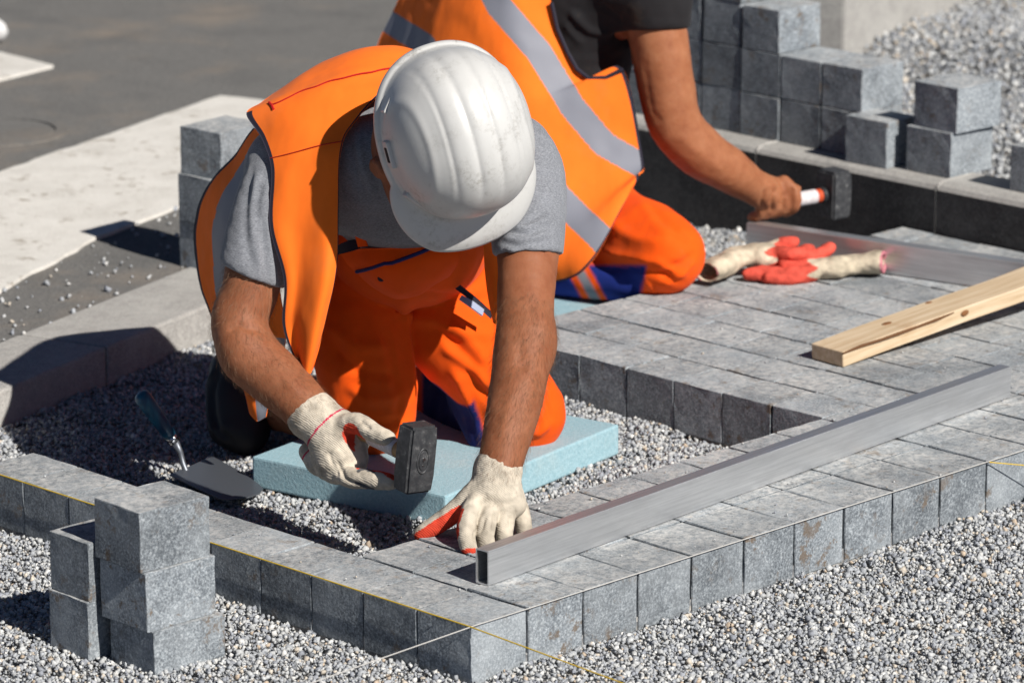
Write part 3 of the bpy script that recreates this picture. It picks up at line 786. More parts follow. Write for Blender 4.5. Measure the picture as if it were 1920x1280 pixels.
for k_ in range(5): tl.append(([(645+18*k_, 230+10*k_), (665+14*k_, 330), (720+8*k_, 430)], .008, .004 if k_ % 2 else -.003))
o_t1 = body('tshirt', ft, M['tshirt'], p1, tl, .0016, it=3, seed=3)

# trousers with bib: orange, blue inner shins
KR, KL = Q(697, 775, 1.085), Q(985, 775, 1.15)
fp = Field((-.5, .8, -.05), (.22, 1.52, .56), .0055)
fp.cap(pelvis, np.array([-.12, 1.1, .345]), .15, .148, .04, flat=(0, .1, 1), ratio=1.2)
fp.chain([pelvis+np.array([-.08, -.02, 0]), Q(668, 560, 1.14), Q(682, 680, 1.1), KR], [.115, .1, .087, .076], .03)
fp.chain([pelvis+np.array([.1, -.02, 0]), Q(840, 590, 1.16), Q(915, 690, 1.15), KL], [.112, .095, .084, .072], .03)
fp.chain([KR+np.array([0, .015, .0]), Q(620, 775, 1.22), Q(540, 765, 1.33)], [.066, .06, .052], .02)
fp.chain([KL+np.array([-.01, .01, -.0]), Q(905, 775, 1.25), Q(800, 735, 1.42)], [.066, .06, .052], .02)
fp.cap(Q(875, 740, 1.2), Q(905, 820, 1.12), .038, .03, .03)              # loose cloth hanging under the shin
pl = [([(745, 480), (760, 560), (772, 640), (783, 790)], .014, .008), ([(640, 560), (655, 640), (630, 720)], .012, .006),
      ([(740, 575), (830, 610), (930, 625)], .012, .008), ([(750, 545), (840, 560), (930, 560)], .011, -.006),
      ([(840, 690), (880, 770), (912, 845)], .010, .009), ([(862, 690), (905, 745), (930, 770)], .009, -.007),
      ([(820, 650), (880, 690), (930, 740)], .010, .007), ([(720, 600), (745, 690), (755, 800)], .010, -.004),
      ([(670, 640), (690, 720), (685, 790)], .014, .004), ([(1000, 740), (1030, 790), (1010, 830)], .01, .004),
      ([(610, 600), (660, 640), (740, 650)], .011, .007), ([(615, 640), (665, 685), (750, 700)], .009, -.006), ([(640, 720), (700, 745), (765, 735)], .010, .005), ([(650, 780), (700, 795), (770, 780)], .008, -.006),
      ([(800, 600), (850, 640), (900, 700)], .010, -.007), ([(850, 590), (890, 640), (920, 680)], .009, .006), ([(1010, 700), (1030, 740), (1038, 790)], .008, -.005), ([(985, 800), (1010, 815), (1035, 800)], .007, .005)]
def trouser_col(V):
    C = np.tile(np.array(ORANGE), (len(V), 1)); d = V+0
    x, z, a_ = V[:, 0], V[:, 2], V[:, 1]
    k_ = np.minimum.reduce([x+.10, .004-x+.3*(.03-z), .058-z+.02*np.sin(x*60)]); k_ = np.clip(k_/.006+.5, 0, 1)[:, None]
    return C*(1-k_)+np.array((.007, .013, .095))*k_
o_tr1 = body('trousers', fp, M['trouser'], p1, pl, .0028, trouser_col, it=3, seed=9, wscale=12)
# bib with blue trim, strap clip, zip and reflective tag
S = patch([[Q(632, 470, .93), Q(690, 466, .885), Q(760, 462, .87), Q(850, 440, .875)], [Q(655, 500, .93), Q(705, 505, .88), Q(765, 500, .862), Q(862, 478, .885)],
           [Q(690, 532, .965), Q(728, 548, .92), Q(775, 540, .9), Q(850, 508, .93)], [Q(720, 545, 1.0), Q(742, 562, .98), Q(780, 556, .97), Q(835, 525, .98)]], 30, 50)
M['bib'] = fabric('orange_bib', ORANGE, .07, 1100, .2, fold=.45); M['blue_trim'] = simple('blue_trim', (.012, .018, .12), .8)
bib = cloth('bib', S, .004, [M['bib']], p1, wr=.006, seed=4)
S2 = patch([[Q(652, 408, .862), Q(662, 430, .862), Q(672, 462, .872)], [Q(668, 406, .862), Q(679, 428, .862), Q(690, 460, .868)]], 8, 24); cloth('strap', S2, .003, [M['bib']], p1)
V, F = tube([tuple(S[int(round(12-10*t)), int(2+44*t)]+np.array([0, -.0025, 0])) for t in np.linspace(0, 1, 12)], .0032, 6); link('trim', mesh('trim', V, F), M['blue_trim'], bib)
bm = bmesh.new(); bmesh.ops.create_uvsphere(bm, u_segments=14, v_segments=8, radius=.0065)
for v in bm.verts: v.co.y *= .35
bo = link('button', from_bm('button', bm), M['binding'], bib, True); bo.location = Vector(S[13, 17])+Vector((0, -.002, 0))
V, F = tube([tuple(S[i_, 30-int(.2*i_)]+np.array([0, -.001, 0])) for i_ in range(9, 29, 2)], .0007, 5); link('seam', mesh('seam', V, F), M['bib'], bib)
S = patch([[Q(628, 462, .9), Q(650, 452, .885), Q(668, 448, .88)], [Q(632, 478, .9), Q(655, 472, .88), Q(674, 466, .875)]], 8, 14); cloth('strap_clip', S, .006, [M['binding']], p1)
zp = [Q(818, 498, 1.03), Q(850, 525, 1.03), Q(890, 556, 1.035), Q(925, 588, 1.045)]
S = patch([[p+np.array([0, -.012, .004]) for p in zp], [p+np.array([-.004, -.014, -.006]) for p in zp]], 5, 30); cloth('zip', S, .003, [M['binding']], p1)
S = patch([[Q(866, 553, 1.02), Q(888, 565, 1.02), Q(908, 580, 1.025)], [Q(862, 560, 1.01), Q(882, 575, 1.01), Q(905, 592, 1.015)]], 10, 20)
M['tag_grey'] = simple('reflective_tag', (.3, .33, .45), .5); cloth('reflective_tag', S, .003, [M['tag_grey']], p1)

# vest: front panel over his right shoulder, side panel behind the arm, back, left front edge
c0 = [[(600, 240, 1.36), (690, 215, 1.36), (790, 208, 1.36), (880, 225, 1.34)],
      [(570, 152, 1.17), (660, 122, 1.14), (770, 112, 1.13), (890, 150, 1.12)],
      [(520, 172, 1.0), (610, 114, 1.0), (730, 87, .985), (880, 132, .99)],
      [(488, 192, .93), (575, 156, .907), (690, 126, .893), (850, 140, .9)],
      [(462, 214, .90), (535, 194, .868), (615, 172, .85), (738, 160, .84)],
      [(490, 258, .86), (545, 245, .83), (605, 235, .815), (662, 232, .805)],
      [(508, 318, .815), (550, 308, .795), (600, 292, .78), (639, 283, .772)],
      [(504, 420, .785), (548, 410, .765), (598, 395, .752), (636, 390, .745)],
      [(530, 520, .765), (562, 515, .742), (602, 505, .728), (633, 500, .725)],
      [(528, 610, .765), (558, 612, .735), (590, 608, .72), (612, 605, .72)],
      [(560, 695, .755), (568, 698, .738), (577, 699, .73), (586, 695, .728)]]
front = [[Q(*p) for p in row[:4]] for row in c0]
S = patch(front, 150, 60)
U_, Vv = np.meshgrid(np.linspace(0, 10, 150), np.linspace(0, 1, 60), indexing='ij')
amp = np.clip((U_-5.5)/3, 0, 1); S[..., 1] += amp*.010*np.sin(Vv*9+U_*.5+.6); S[..., 0] += amp*.003*np.sin(Vv*9+1)
vest = cloth('vest', S, .0025, [M['vest'], M['binding']], p1, lambda u, v: 1 if (v < .035 and u > .385) or (v > .972 and u > .40) else 0, .0016, 2)
SX = to_px(S.reshape(-1, 3)); SV = S.reshape(-1, 3)
def on_vest(px, py):
    d = np.abs(SX-np.array((px, py))).max(1); m_ = np.flatnonzero(d < 9); return tuple(SV[m_[SV[m_, 1].argmin()]]+np.array([0, -.0015, .0012]))
PP = np.array([on_vest(x_, y_+1.6*math.sin(x_*.11)) for x_, y_ in patch([[(500, 192, 0), (560, 164, 0), (640, 138, 0), (742, 121, 0)]]*2, 2, 34)[0][:, :2]])
for _ in range(3): PP[1:-1] = (PP[:-2]+2*PP[1:-1]+PP[2:])/4
V, F = tube([tuple(p) for p in PP], .0013, 6)
link('red_piping', mesh('red_piping', V, F), M['piping'], vest)
V, F = tube([on_vest(497, 186), on_vest(502, 192), on_vest(506, 200)], .0024, 6); link('red_piping', mesh('red_piping', V, F), M['piping'], vest)
V, F = tube([tuple(S[85, int(j)]+np.array([0, -.0012, 0])) for j in np.linspace(1, 58, 24)], .0008, 5); link('seam', mesh('seam', V, F), M['piping'], vest)
side = [[(476, 240, 1.08), (500, 262, 1.0), (520, 290, .95)],
        [(430, 300, 1.15), (470, 320, 1.03), (520, 350, .95)],
        [(385, 352, 1.2), (440, 380, 1.05), (520, 420, .95)],
        [(364, 412, 1.23), (425, 450, 1.06), (520, 490, .955)],
        [(370, 500, 1.22), (430, 530, 1.06), (525, 560, .96)],
        [(383, 560, 1.2), (440, 600, 1.05), (535, 620, .97)],
        [(415, 640, 1.14), (460, 680, 1.03), (530, 660, .98)],
        [(455, 730, 1.03), (475, 745, 1.0), (510, 720, .99)],
        [(466, 775, 1.02), (480, 790, 1.0), (497, 782, .99)]]
S = patch([[Q(*p) for p in r] for r in side], 130, 70)
def side_mat(u, v):
    if v < .03: return 1
    if u < .66: return 2 if .24+.05*math.sin(u*5) < v < .55+.05*math.sin(u*5) else 0
    return 2 if v > .55 else 0
cloth('side_panel', S, .0025, [M['vest'], M['binding'], M['reflective']], vest, side_mat, .003, 8)
S = patch([[Q(880, 225, 1.34), Q(930, 255, 1.33), Q(968, 310, 1.32)], [Q(890, 150, 1.12), Q(940, 172, 1.1), Q(985, 215, 1.08)], [Q(880, 132, .99), Q(940, 165, .98), Q(988, 220, .97)],
           [Q(850, 140, .9), Q(925, 180, .87), Q(983, 242, .86)], [Q(880, 230, .8), Q(925, 250, .79), Q(970, 275, .795)], [Q(900, 330, .785), Q(925, 340, .775), Q(950, 350, .785)],
           [Q(903, 400, .83), Q(920, 405, .815), Q(936, 410, .82)], [Q(905, 440, .9), Q(920, 445, .88), Q(934, 450, .88)], [Q(908, 500, .92), Q(922, 505, .9), Q(935, 508, .895)],
           [Q(916, 560, .91), Q(926, 565, .895), Q(936, 568, .89)], [Q(925, 605, .9), Q(930, 608, .893), Q(936, 610, .89)]], 110, 24)
cloth('left_front_panel', S, .0025, [M['vest'], M['tag_grey']], vest, lambda u, v: 1 if v > .93 and u > .72 else 0, .001)

# boot of the folded right leg
fo = Field((-.5, 1.1, -.11), (-.2, 1.5, .13), .005)
fo.chain([Q(446, 712, 1.31), Q(450, 762, 1.28), Q(458, 806, 1.25)], [.05, .056, .046], .02)
fo.chain([Q(470, 715, 1.33), Q(540, 740, 1.36)], [.055, .055], .03)
fo.cap(Q(430, 690, 1.30), Q(424, 800, 1.24), .034, .034, .02)
sole = [([(408, 675), (394, 730), (400, 790), (430, 835)], .006, -.006), ([(395, 680), (384, 735), (392, 800), (425, 843)], .007, .006)]
body('boot', fo, M['rubber'], p1, sole, .0012, it=3)

# hard hat
HW, HL, HH = .1195, .141, .152
RC = Q(854, 249, .675)                                                   # centre of the rim
def helm(s, f, u): return RC+HS*s+HF*f+HU*u
nth, nt_ = 144, 64; th = np.linspace(0, 2*np.pi, nth, endpoint=False)
sx, fy = np.sin(th), np.cos(th); ex = 2.25
rad_ = (np.abs(sx/HW)**ex+np.abs(fy/HL)**ex)**(-1/ex)
rows = []; tt = np.linspace(.012, 1, nt_)
for t in tt:
    ph = t*np.pi/2; rho = np.sin(ph)**.93; hgt = HH*np.cos(ph)**.86
    rows.append(np.stack([sx*rad_*rho, fy*rad_*rho, np.full(nth, hgt)], 1))
frontness = np.clip((fy-.42)/.5, 0, 1)**.8
brim = .0075+.05*frontness
for k_, (e, dz) in enumerate(((.0, -.010), (.15, -.0135), (.4, -.0145), (.7, -.017), (.93, -.021), (1.0, -.0245), (.985, -.028))):
    rr = rad_+brim*e+.0015; droop = -.012*frontness*e**2
    rows.append(np.stack([sx*rr, fy*rr, np.full(nth, dz)+droop], 1))
H = np.array(rows); nr = len(H)
idx = np.arange(nr*nth).reshape(nr, nth); nx_ = np.roll(idx, -1, 1)
Fh = np.stack([idx[:-1], idx[1:], nx_[1:], nx_[:-1]], -1).reshape(-1, 4); Vh = H.reshape(-1, 3)
Nh = vnormals(Vh, Fh)
if (Nh[:nth, 2].mean()) < 0: Fh = Fh[:, ::-1]; Nh = -Nh
sv = Vh[:, 0]; per = .0385; sc = ((sv+.0578+5*per) % per)/per
scal = (.0038*(1-np.abs(2*sc-1)**3)-.001)*np.clip((.066-np.abs(sv))/.006, 0, 1)
fade = np.clip((Vh[:, 2]-.012)/.05, 0, 1)*np.clip((.115-Vh[:, 1])/.05, 0, 1)
pan = np.exp(-((np.sqrt((Vh[:, 1]/.085)**2+((Vh[:, 2]-.055)/.062)**2)-1)/.09)**2)*(np.abs(sv) > .06)
Vh = Vh+Nh*(scal*fade+.0018*pan)[:, None]
Vi = Vh-Nh*.0032; nV = len(Vh)
last = idx[-1]; ln = np.roll(last, -1); Fr = np.stack([last, last+nV, ln+nV, ln], 1)
Fa = np.concatenate([Fh, Fh[:, ::-1]+nV, Fr])
W = np.concatenate([Vh, Vi]); W = RC+W[:, :1]*HS+W[:, 1:2]*HF+W[:, 2:]*HU
pole = np.arange(nth)
me = np_mesh('hard_hat', W, Fa); hat = link('hard_hat', me, M['helmet'], p1)
bm = bmesh.new(); bm.from_mesh(me); bm.verts.ensure_lookup_table()
bm.faces.new([bm.verts[i] for i in pole]).smooth = True
bmesh.ops.recalc_face_normals(bm, faces=bm.faces[:]); bm.to_mesh(me); bm.free()
def slot(s, f, u, ls, lf, lu, rz):
    bm = box_bm(ls, lf, lu, .003, 2, base=False); m_ = Matrix((HS, HF, HU)).transposed().to_4x4() @ Matrix.Rotation(rz, 4, 'Z')
    bmesh.ops.transform(bm, matrix=Matrix.Translation(helm(s, f, u)) @ m_, verts=bm.verts[:]); link('slot', from_bm('slot', bm), M['helmet'], hat)
for s in (-1, .95):
    slot(.1195*s, .0, .010, .012, .046, .026, 0); slot(.095*s, .086, .010, .013, .05, .022, .72*s); slot(.097*s, -.082, .008, .012, .042, .022, -.72*s)
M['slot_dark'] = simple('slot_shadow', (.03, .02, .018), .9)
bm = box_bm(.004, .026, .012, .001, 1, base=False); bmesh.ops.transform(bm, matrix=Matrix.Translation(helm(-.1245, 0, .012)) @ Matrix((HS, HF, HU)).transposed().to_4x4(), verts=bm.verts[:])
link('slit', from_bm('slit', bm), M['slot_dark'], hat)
# band inside and collar
V, F = tube([tuple(helm(.094*math.sin(t), .11*math.cos(t), -.012)) for t in np.linspace(0, 6.2832, 40)], .007, 8, False); link('head_band', mesh('head_band', V, F), M['binding'], hat)

# gloves
CREAM, RED, GREY = np.array((.56, .50, .41)), np.array((.72, .075, .04)), np.array((.085, .085, .09))
def capdist(V, a, b):
    ab = b-a; t = np.clip((V-a)@ab/(ab@ab), 0, 1); return np.linalg.norm(V-a-t[:, None]*ab, axis=1), t
def glove(name, parent, lo, hi, cuff, palm, fingers, colf, lines=(), h=.0022):
    f = Field(lo, hi, h)
    P, Rr = smooth_path(*cuff, 4)
    for i in range(len(P)-1): f.cap(P[i], P[i+1], Rr[i], Rr[i+1], .002)
    for c, r, ax in palm: f.ell(c, r, ax, .016)
    for pts, rads in fingers: f.chain(pts, rads, .006, n=5)
    return body(name, f, M['knit'], parent, lines, .0009, colf, it=2, seed=12, wscale=60)
# left hand pressed on the paver
wl = Q(931, 893, .485)
iL = [Q(893, 940, .445), Q(878, 968, .415), Q(874, 1000, .395), Q(880, 1030, .378)]
mL = [Q(922, 945, .45), Q(915, 972, .42), Q(910, 1000, .405), Q(912, 1022, .40)]
rL = [Q(950, 947, .465), Q(948, 972, .437), Q(946, 995, .425), Q(946, 1012, .422)]
pL = [Q(973, 950, .49), Q(978, 970, .475), Q(981, 985, .468), Q(984, 1000, .462)]
tL = [Q(892, 920, .465), Q(862, 950, .462), Q(828, 977, .46), Q(789, 1001, .458)]
def colL(V):
    C = np.tile(CREAM, (len(V), 1)); d, t = capdist(V, tL[1]+np.array([.006, -.012, -.006]), tL[3]+np.array([.004, -.011, -.006])); C[(d < .0165)] = RED
    d, t = capdist(V, iL[1]+np.array([-.012, -.001, .004]), iL[2]+np.array([-.012, 0, 0])); C[d < .0105] = RED*.8
    d, t = capdist(V, iL[3]+np.array([0, -.004, -.006]), iL[3]+np.array([.001, 0, -.02])); C[d < .0145] = RED
    d, t = capdist(V, wl, Q(929, 906, .478)); C[(V-wl)@np.array([0, .2, 1.]) > -.010] *= 1.08
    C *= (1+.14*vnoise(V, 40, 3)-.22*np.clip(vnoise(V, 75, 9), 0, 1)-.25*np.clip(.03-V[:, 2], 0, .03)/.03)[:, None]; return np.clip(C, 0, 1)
cl = [Q(934, 880, .492), Q(931, 896, .484), Q(928, 915, .475)]
ln = [([(903, 960), (898, 985), (896, 1010)], .004, -.004), ([(933, 955), (930, 990)], .004, -.004), ([(962, 958), (962, 985)], .004, -.004),
      ([(890, 932), (930, 938), (975, 935)], .006, -.0025), ([(905, 918), (950, 922)], .005, .002)]
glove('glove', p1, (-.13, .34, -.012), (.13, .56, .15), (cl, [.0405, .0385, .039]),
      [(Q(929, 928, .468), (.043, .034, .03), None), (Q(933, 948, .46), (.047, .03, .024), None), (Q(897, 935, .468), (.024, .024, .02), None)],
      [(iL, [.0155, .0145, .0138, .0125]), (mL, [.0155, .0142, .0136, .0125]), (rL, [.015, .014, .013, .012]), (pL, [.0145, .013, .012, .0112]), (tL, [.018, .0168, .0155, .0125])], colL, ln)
# right hand round the hammer handle
HD = np.array([-.6, .79, .06]); HD /= np.linalg.norm(HD); H0 = Q(779, 857, .53)
wr_ = Q(603, 793, .68)
iR = [Q(628, 872, .645), Q(652, 893, .61), Q(692, 898, .585), Q(733, 903, .565)]
tR = [Q(636, 800, .655), Q(668, 793, .63), Q(695, 808, .605), Q(728, 823, .58)]
def curl(o): return [iR[0]+HD*o+np.array([-.006, 0, .004]), iR[1]+HD*o+np.array([-.004, 0, -.004]), H0+HD*(.16+o)+np.array([.012, -.018, -.03]), H0+HD*(.16+o)+np.array([.03, .0, -.012])]
def colR(V):
    C = np.tile(CREAM, (len(V), 1)); d, t = capdist(V, Q(662, 815, .615), Q(680, 858, .60)); C[d < .021] = RED
    d, t = capdist(V, iR[1], iR[3]); nearf = d < .0175; C[nearf & (t > .28) & (t < .7) & (V[:, 2] < iR[1][2]+.02)] = GREY*1.6
    d, t = capdist(V, tR[1]+np.array([.006, -.002, -.012]), tR[3]+np.array([0, -.002, -.012])); C[d < .0075] = RED
    d, t = capdist(V, iR[2]+np.array([.01, -.004, .012]), iR[3]+np.array([.004, -.006, .010])); C[d < .006] = RED
    n = Q(630, 820, .665)-wr_; n /= np.linalg.norm(n); k_ = (V-wr_)@n; C[np.abs(k_-.0135) < .0016] = (.55, .02, .08)
    C *= (1+.16*vnoise(V, 40, 5)-.3*np.clip(vnoise(V, 75, 11), 0, 1))[:, None]; return np.clip(C, 0, 1)
cr = [Q(583, 776, .69), Q(600, 790, .682), Q(620, 808, .672)]
ln = [([(622, 850), (650, 905), (690, 922)], .004, -.004), ([(640, 830), (668, 880)], .005, -.003), ([(610, 840), (628, 890)], .004, -.003),
      ([(668, 780), (690, 800)], .004, -.003)]
glove('glove', p1, (-.33, .5, .0), (-.08, .78, .26), (cr, [.043, .0415, .0415]),
      [(Q(634, 832, .662), (.046, .04, .048), None), (Q(640, 862, .65), (.045, .04, .036), None), (Q(640, 806, .662), (.03, .03, .026), None)],
      [(iR, [.0175, .0165, .0155, .0135]), (tR, [.0185, .0165, .0155, .0128])]+[(curl(o_), [.016, .0155, .014, .012]) for o_ in (.024, .047, .068)], colR, ln)

# ------------------------------------------------------------------ club hammers (top-level: held, not worn)
def hammer(base, origin, hdir, up, label, handle_col, L=.25, sx_=.055, sy_=.041, sz_=.114):
    """head centre at origin (r, a, z); handle runs along hdir"""
    e = tag(empty('club_hammer', RZ(origin), RZROT), label, 'hammer')
    hd_ = np.array(hdir, float); hd_ /= np.linalg.norm(hd_); u_ = np.array(up, float); u_ -= hd_*(u_@hd_); u_ /= np.linalg.norm(u_); s_ = np.cross(u_, hd_)
    m_ = Matrix((s_, hd_, u_)).transposed().to_4x4()
    bm = box_bm(sx_, sy_, sz_, 0, base=False)
    bmesh.ops.subdivide_edges(bm, edges=[x for x in bm.edges if abs(x.verts[0].co.z-x.verts[1].co.z) > .05], cuts=3)
    for v in bm.verts:
        if abs(v.co.z) < sz_*.3: v.co.x *= 1.02; v.co.y *= 1.02
        else: v.co.x *= .95; v.co.y *= .95
    bmesh.ops.bevel(bm, geom=[x for x in bm.edges if x.calc_face_angle(0) > .5], offset=.0042, segments=2, affect='EDGES')
    bmesh.ops.transform(bm, matrix=m_, verts=bm.verts[:]); head = link('head', from_bm('head', bm), M['iron'], e)
    def disc(nm, off, rx, rz, dep, mat, par, cx=0, cz=0, seg=28):
        bm = bmesh.new(); bmesh.ops.create_cone(bm, cap_ends=True, segments=seg, radius1=1, radius2=.86, depth=dep)
        bmesh.ops.transform(bm, matrix=m_ @ Matrix.Translation((cx, off, cz)) @ Matrix(((rx, 0, 0, 0), (0, 0, -1, 0), (0, rz, 0, 0), (0, 0, 0, 1))), verts=bm.verts[:])
        bmesh.ops.recalc_face_normals(bm, faces=bm.faces[:]); return link(nm, from_bm(nm, bm), mat, par)
    f_ = -sy_/2*1.02
    V, F = tube([tuple(m_ @ Vector((.0115*math.sin(t), f_-.0002, .021*math.cos(t)))) for t in np.linspace(0, 6.2832, 36)], .0016, 6, False); link('eye_rim', mesh('eye_rim', V, F), M['iron'], head, True)
    disc('eye_plug', f_, .0095, .0185, .003, M['iron'], head); sc_ = disc('screw', f_-.0022, .0036, .0036, .0024, M['chrome'], head, .0, .003)
    disc('screw', f_-.0016, .0016, .0016, .002, M['chrome'], head, .0, -.0075)
    rr = [.0145, .0145, .0135, .0145, .016, .0165, .0155, .010]
    V, F = tube([tuple(hd_*(sy_/2-.004+(L-sy_/2)*t)) for t in (0, .1, .3, .5, .7, .85, .96, 1)], rr, 18); link('handle', mesh('handle', V, F), handle_col, e, True)
    V, F = tube([tuple(hd_*(sy_/2+t)) for t in (-.002, .012)], [.0175, .0165], 18); link('collar', mesh('collar', V, F), M['rubber'], e, True)
    V, F = tube([tuple(hd_*(sy_/2+t)) for t in (.026, .06, .10)], [.0152, .0150, .0150], 18, False); link('label_sticker', mesh('label_sticker', V, F), M['label'], e, True)
    return e
M['ash'] = wood_handle = simple('ash_handle', (.42, .25, .11), .5); M['red_handle'] = simple('orange_handle', (.5, .07, .02), .45)
hammer(None, H0, HD, (.02, .1, 1), 'black club hammer held in a knitted glove by the worker in the white hard hat', M['ash'])

def arm_hair(name, paths, src, mat, parent, n=2600, seed=1, tmin=.3, L=(.007, .016), wd=.00016):
    me = src.data; V = np.zeros(len(me.vertices)*3); me.vertices.foreach_get('co', V); V = V.reshape(-1, 3)
    Nn = np.zeros(len(me.vertices)*3); me.vertices.foreach_get('normal', Nn); Nn = Nn.reshape(-1, 3); g = np.random.default_rng(seed); VV = []; FF = []
    for path, t0 in paths:
        P = np.array(path); best = np.full(len(V), 9.); ti = np.zeros(len(V)); dr = np.zeros((len(V), 3))
        for i in range(t0, len(P)-1):
            ab = P[i+1]-P[i]; t = np.clip((V-P[i])@ab/(ab@ab), 0, 1); d = np.linalg.norm(V-P[i]-t[:, None]*ab, axis=1); u = d < best
            best[u] = d[u]; dr[u] = ab/np.linalg.norm(ab)
        c = np.flatnonzero(best < .062); c = g.choice(c, n)
        root = V[c]+g.normal(0, .0022, (n, 3)); nn = Nn[c]; l = g.uniform(*L, n)[:, None]
        side = np.cross(nn, dr[c]); d1 = nn*.5+dr[c]*.75+side*g.normal(0, .35, (n, 1)); d1 /= np.linalg.norm(d1, axis=1, keepdims=True)
        d2 = d1+dr[c]*.5-nn*.25+side*g.normal(0, .3, (n, 1)); d2 /= np.linalg.norm(d2, axis=1, keepdims=True)
        mid = root+d1*l*.5; tip = mid+d2*l*.5; w_ = np.cross(d1, nn+g.normal(0, .4, (n, 3))); w_ /= np.linalg.norm(w_, axis=1, keepdims=True); w_ *= wd
        k0 = sum(len(x) for x in VV); VV.append(np.stack([root-w_, root+w_, mid+w_*.8, mid-w_*.8, tip+w_*.3, tip-w_*.3], 1).reshape(-1, 3))
        b = k0+np.arange(n)[:, None]*6; FF.append(np.concatenate([b+np.array([[0, 1, 2, 3]]), b+np.array([[3, 2, 4, 5]])]))
    o = link(name, np_mesh(name, np.concatenate(VV), np.concatenate(FF)), mat, parent); o['kind'] = 'stuff'; return o
arm_hair('arm_hair', [(armL, 3), (armR, 2)], o_body1, M['hair'], p1, 9000, wd=.00012)

def settle(p, b0):
    for c in list(p.children): c.location = Vector(c.location)-Vector(b0)
settle(p1, B1)

# ------------------------------------------------------------------ second man: kneeling sideways, bare hand on a hammer
B2 = np.array([.2, 2.2, -.04])
p2 = person(B2, 'kneeling worker in black t-shirt and grey striped orange vest, bare hand on a hammer')
armW = [Q(1212, -30, 2.3), Q(1231, 50, 2.28), Q(1247, 150, 2.27), Q(1266, 232, 2.27), Q(1312, 284, 2.29), Q(1362, 316, 2.32), Q(1405, 345, 2.36), Q(1432, 360, 2.385)]
f2 = Field((-.1, 2.05, -.06), (.66, 2.62, .78), .0046)
f2.chain(armW, [.064, .0595, .0575, .0535, .0515, .0455, .0365, .0345], .03)
f2.ell(Q(1448, 366, 2.405), (.04, .036, .036), None, .02)
for k_ in range(4):
    dx, dz = -21*k_, 4*k_
    f2.chain([Q(1470+dx, 340+dz, 2.395), Q(1489+dx, 362+dz, 2.385), Q(1490+dx, 386+dz, 2.39), Q(1472+dx, 400+dz*.6, 2.42)], [.0138, .0128, .012, .0105], .003)
f2.chain([Q(1440, 350, 2.43), Q(1480, 352, 2.44), Q(1505, 366, 2.44)], [.015, .0125, .011], .01)
f2.cap(np.array([.2, 2.42, .5]), np.array([.13, 2.44, .15]), .11, .11, .06); f2.cap(np.array([.2, 2.42, .5]), armW[0], .08, .062, .05)
f2.cap(np.array([.21, 2.4, .56]), np.array([.23, 2.38, .7]), .05, .05, .04); f2.ell((.25, 2.36, .74), (.075, .09, .1), None, .02)
f2.chain([np.array([.15, 2.4, .12]), Q(1180, 450, 2.17), Q(1255, 485, 2.1)], [.08, .065, .05], .03); f2.chain([Q(1255, 490, 2.1), Q(1150, 520, 2.13), Q(1040, 520, 2.2)], [.045, .035, .03], .03)
l2 = [([(1200, 120), (1215, 200), (1235, 240)], .009, -.002), ([(1275, 255), (1320, 295), (1370, 330)], .009, .002), ([(1482, 345), (1476, 372), (1470, 400)], .0045, -.006), ([(1462, 350), (1455, 378), (1449, 404)], .0045, -.006), ([(1441, 355), (1434, 382), (1430, 405)], .0045, -.005), ([(1440, 345), (1470, 338)], .006, .003)]
body('body', f2, M['skin2'], p2, l2, .001, it=3, wscale=30)
fs = Field((-.05, 2.1, .05), (.5, 2.72, .72), .006)
fs.cap(np.array([.2, 2.43, .52]), np.array([.13, 2.45, .15]), .135, .135, .05)
fs.chain([np.array([.22, 2.42, .58]), armW[0], armW[1], Q(1236, 72, 2.278)], [.1, .078, .0665, .066], .04)
fs.cap(np.array([.2, 2.42, .5]), armW[0], .105, .08, .05)
fs.cutcap(Q(1238, 56, 2.277), (.06, -.2, -1), .1)
body('tshirt', fs, M['black_shirt'], p2, [([(1060, 20), (1100, 60), (1150, 70)], .01, .006), ([(1050, 50), (1090, 90)], .009, .005), ([(1120, 10), (1160, 50)], .01, -.006)], .003, it=3)
ftr = Field((-.12, 1.95, -.06), (.5, 2.7, .36), .006)
ftr.chain([np.array([.14, 2.38, .14]), Q(1150, 440, 2.23), Q(1215, 462, 2.13), Q(1252, 478, 2.07)], [.11, .095, .088, .074], .03)
ftr.cap(np.array([.13, 2.45, .1]), np.array([.14, 2.46, .3]), .13, .12, .05)
ftr.chain([Q(1250, 500, 2.07), Q(1190, 520, 2.1), Q(1110, 520, 2.15), Q(1020, 515, 2.22)], [.052, .046, .042, .04], .015)
ftr.cap(Q(1060, 130, 2.36), Q(1150, 110, 2.36), .05, .05, .04)
def tr2_col(V):
    C = np.tile(np.array(ORANGE), (len(V), 1)); X = to_px(V); x, y = X.T
    k_ = np.clip(np.minimum(y-497, 1212-(y-500)*.2-x)/6+.5, 0, 1); k_[V[:, 2] > .1] = 0
    u = x-(y-500)*.55; B = np.tile(np.array((.012, .03, .22)), (len(V), 1))
    for u0, u1, c in ((1058, 1104, ORANGE), (1072, 1092, (.2, .21, .24))):
        w_ = np.clip(np.minimum(u-u0, u1-u)/5+.5, 0, 1)[:, None]; B = B*(1-w_)+np.array(c)*w_
    return C*(1-k_[:, None])+B*k_[:, None]
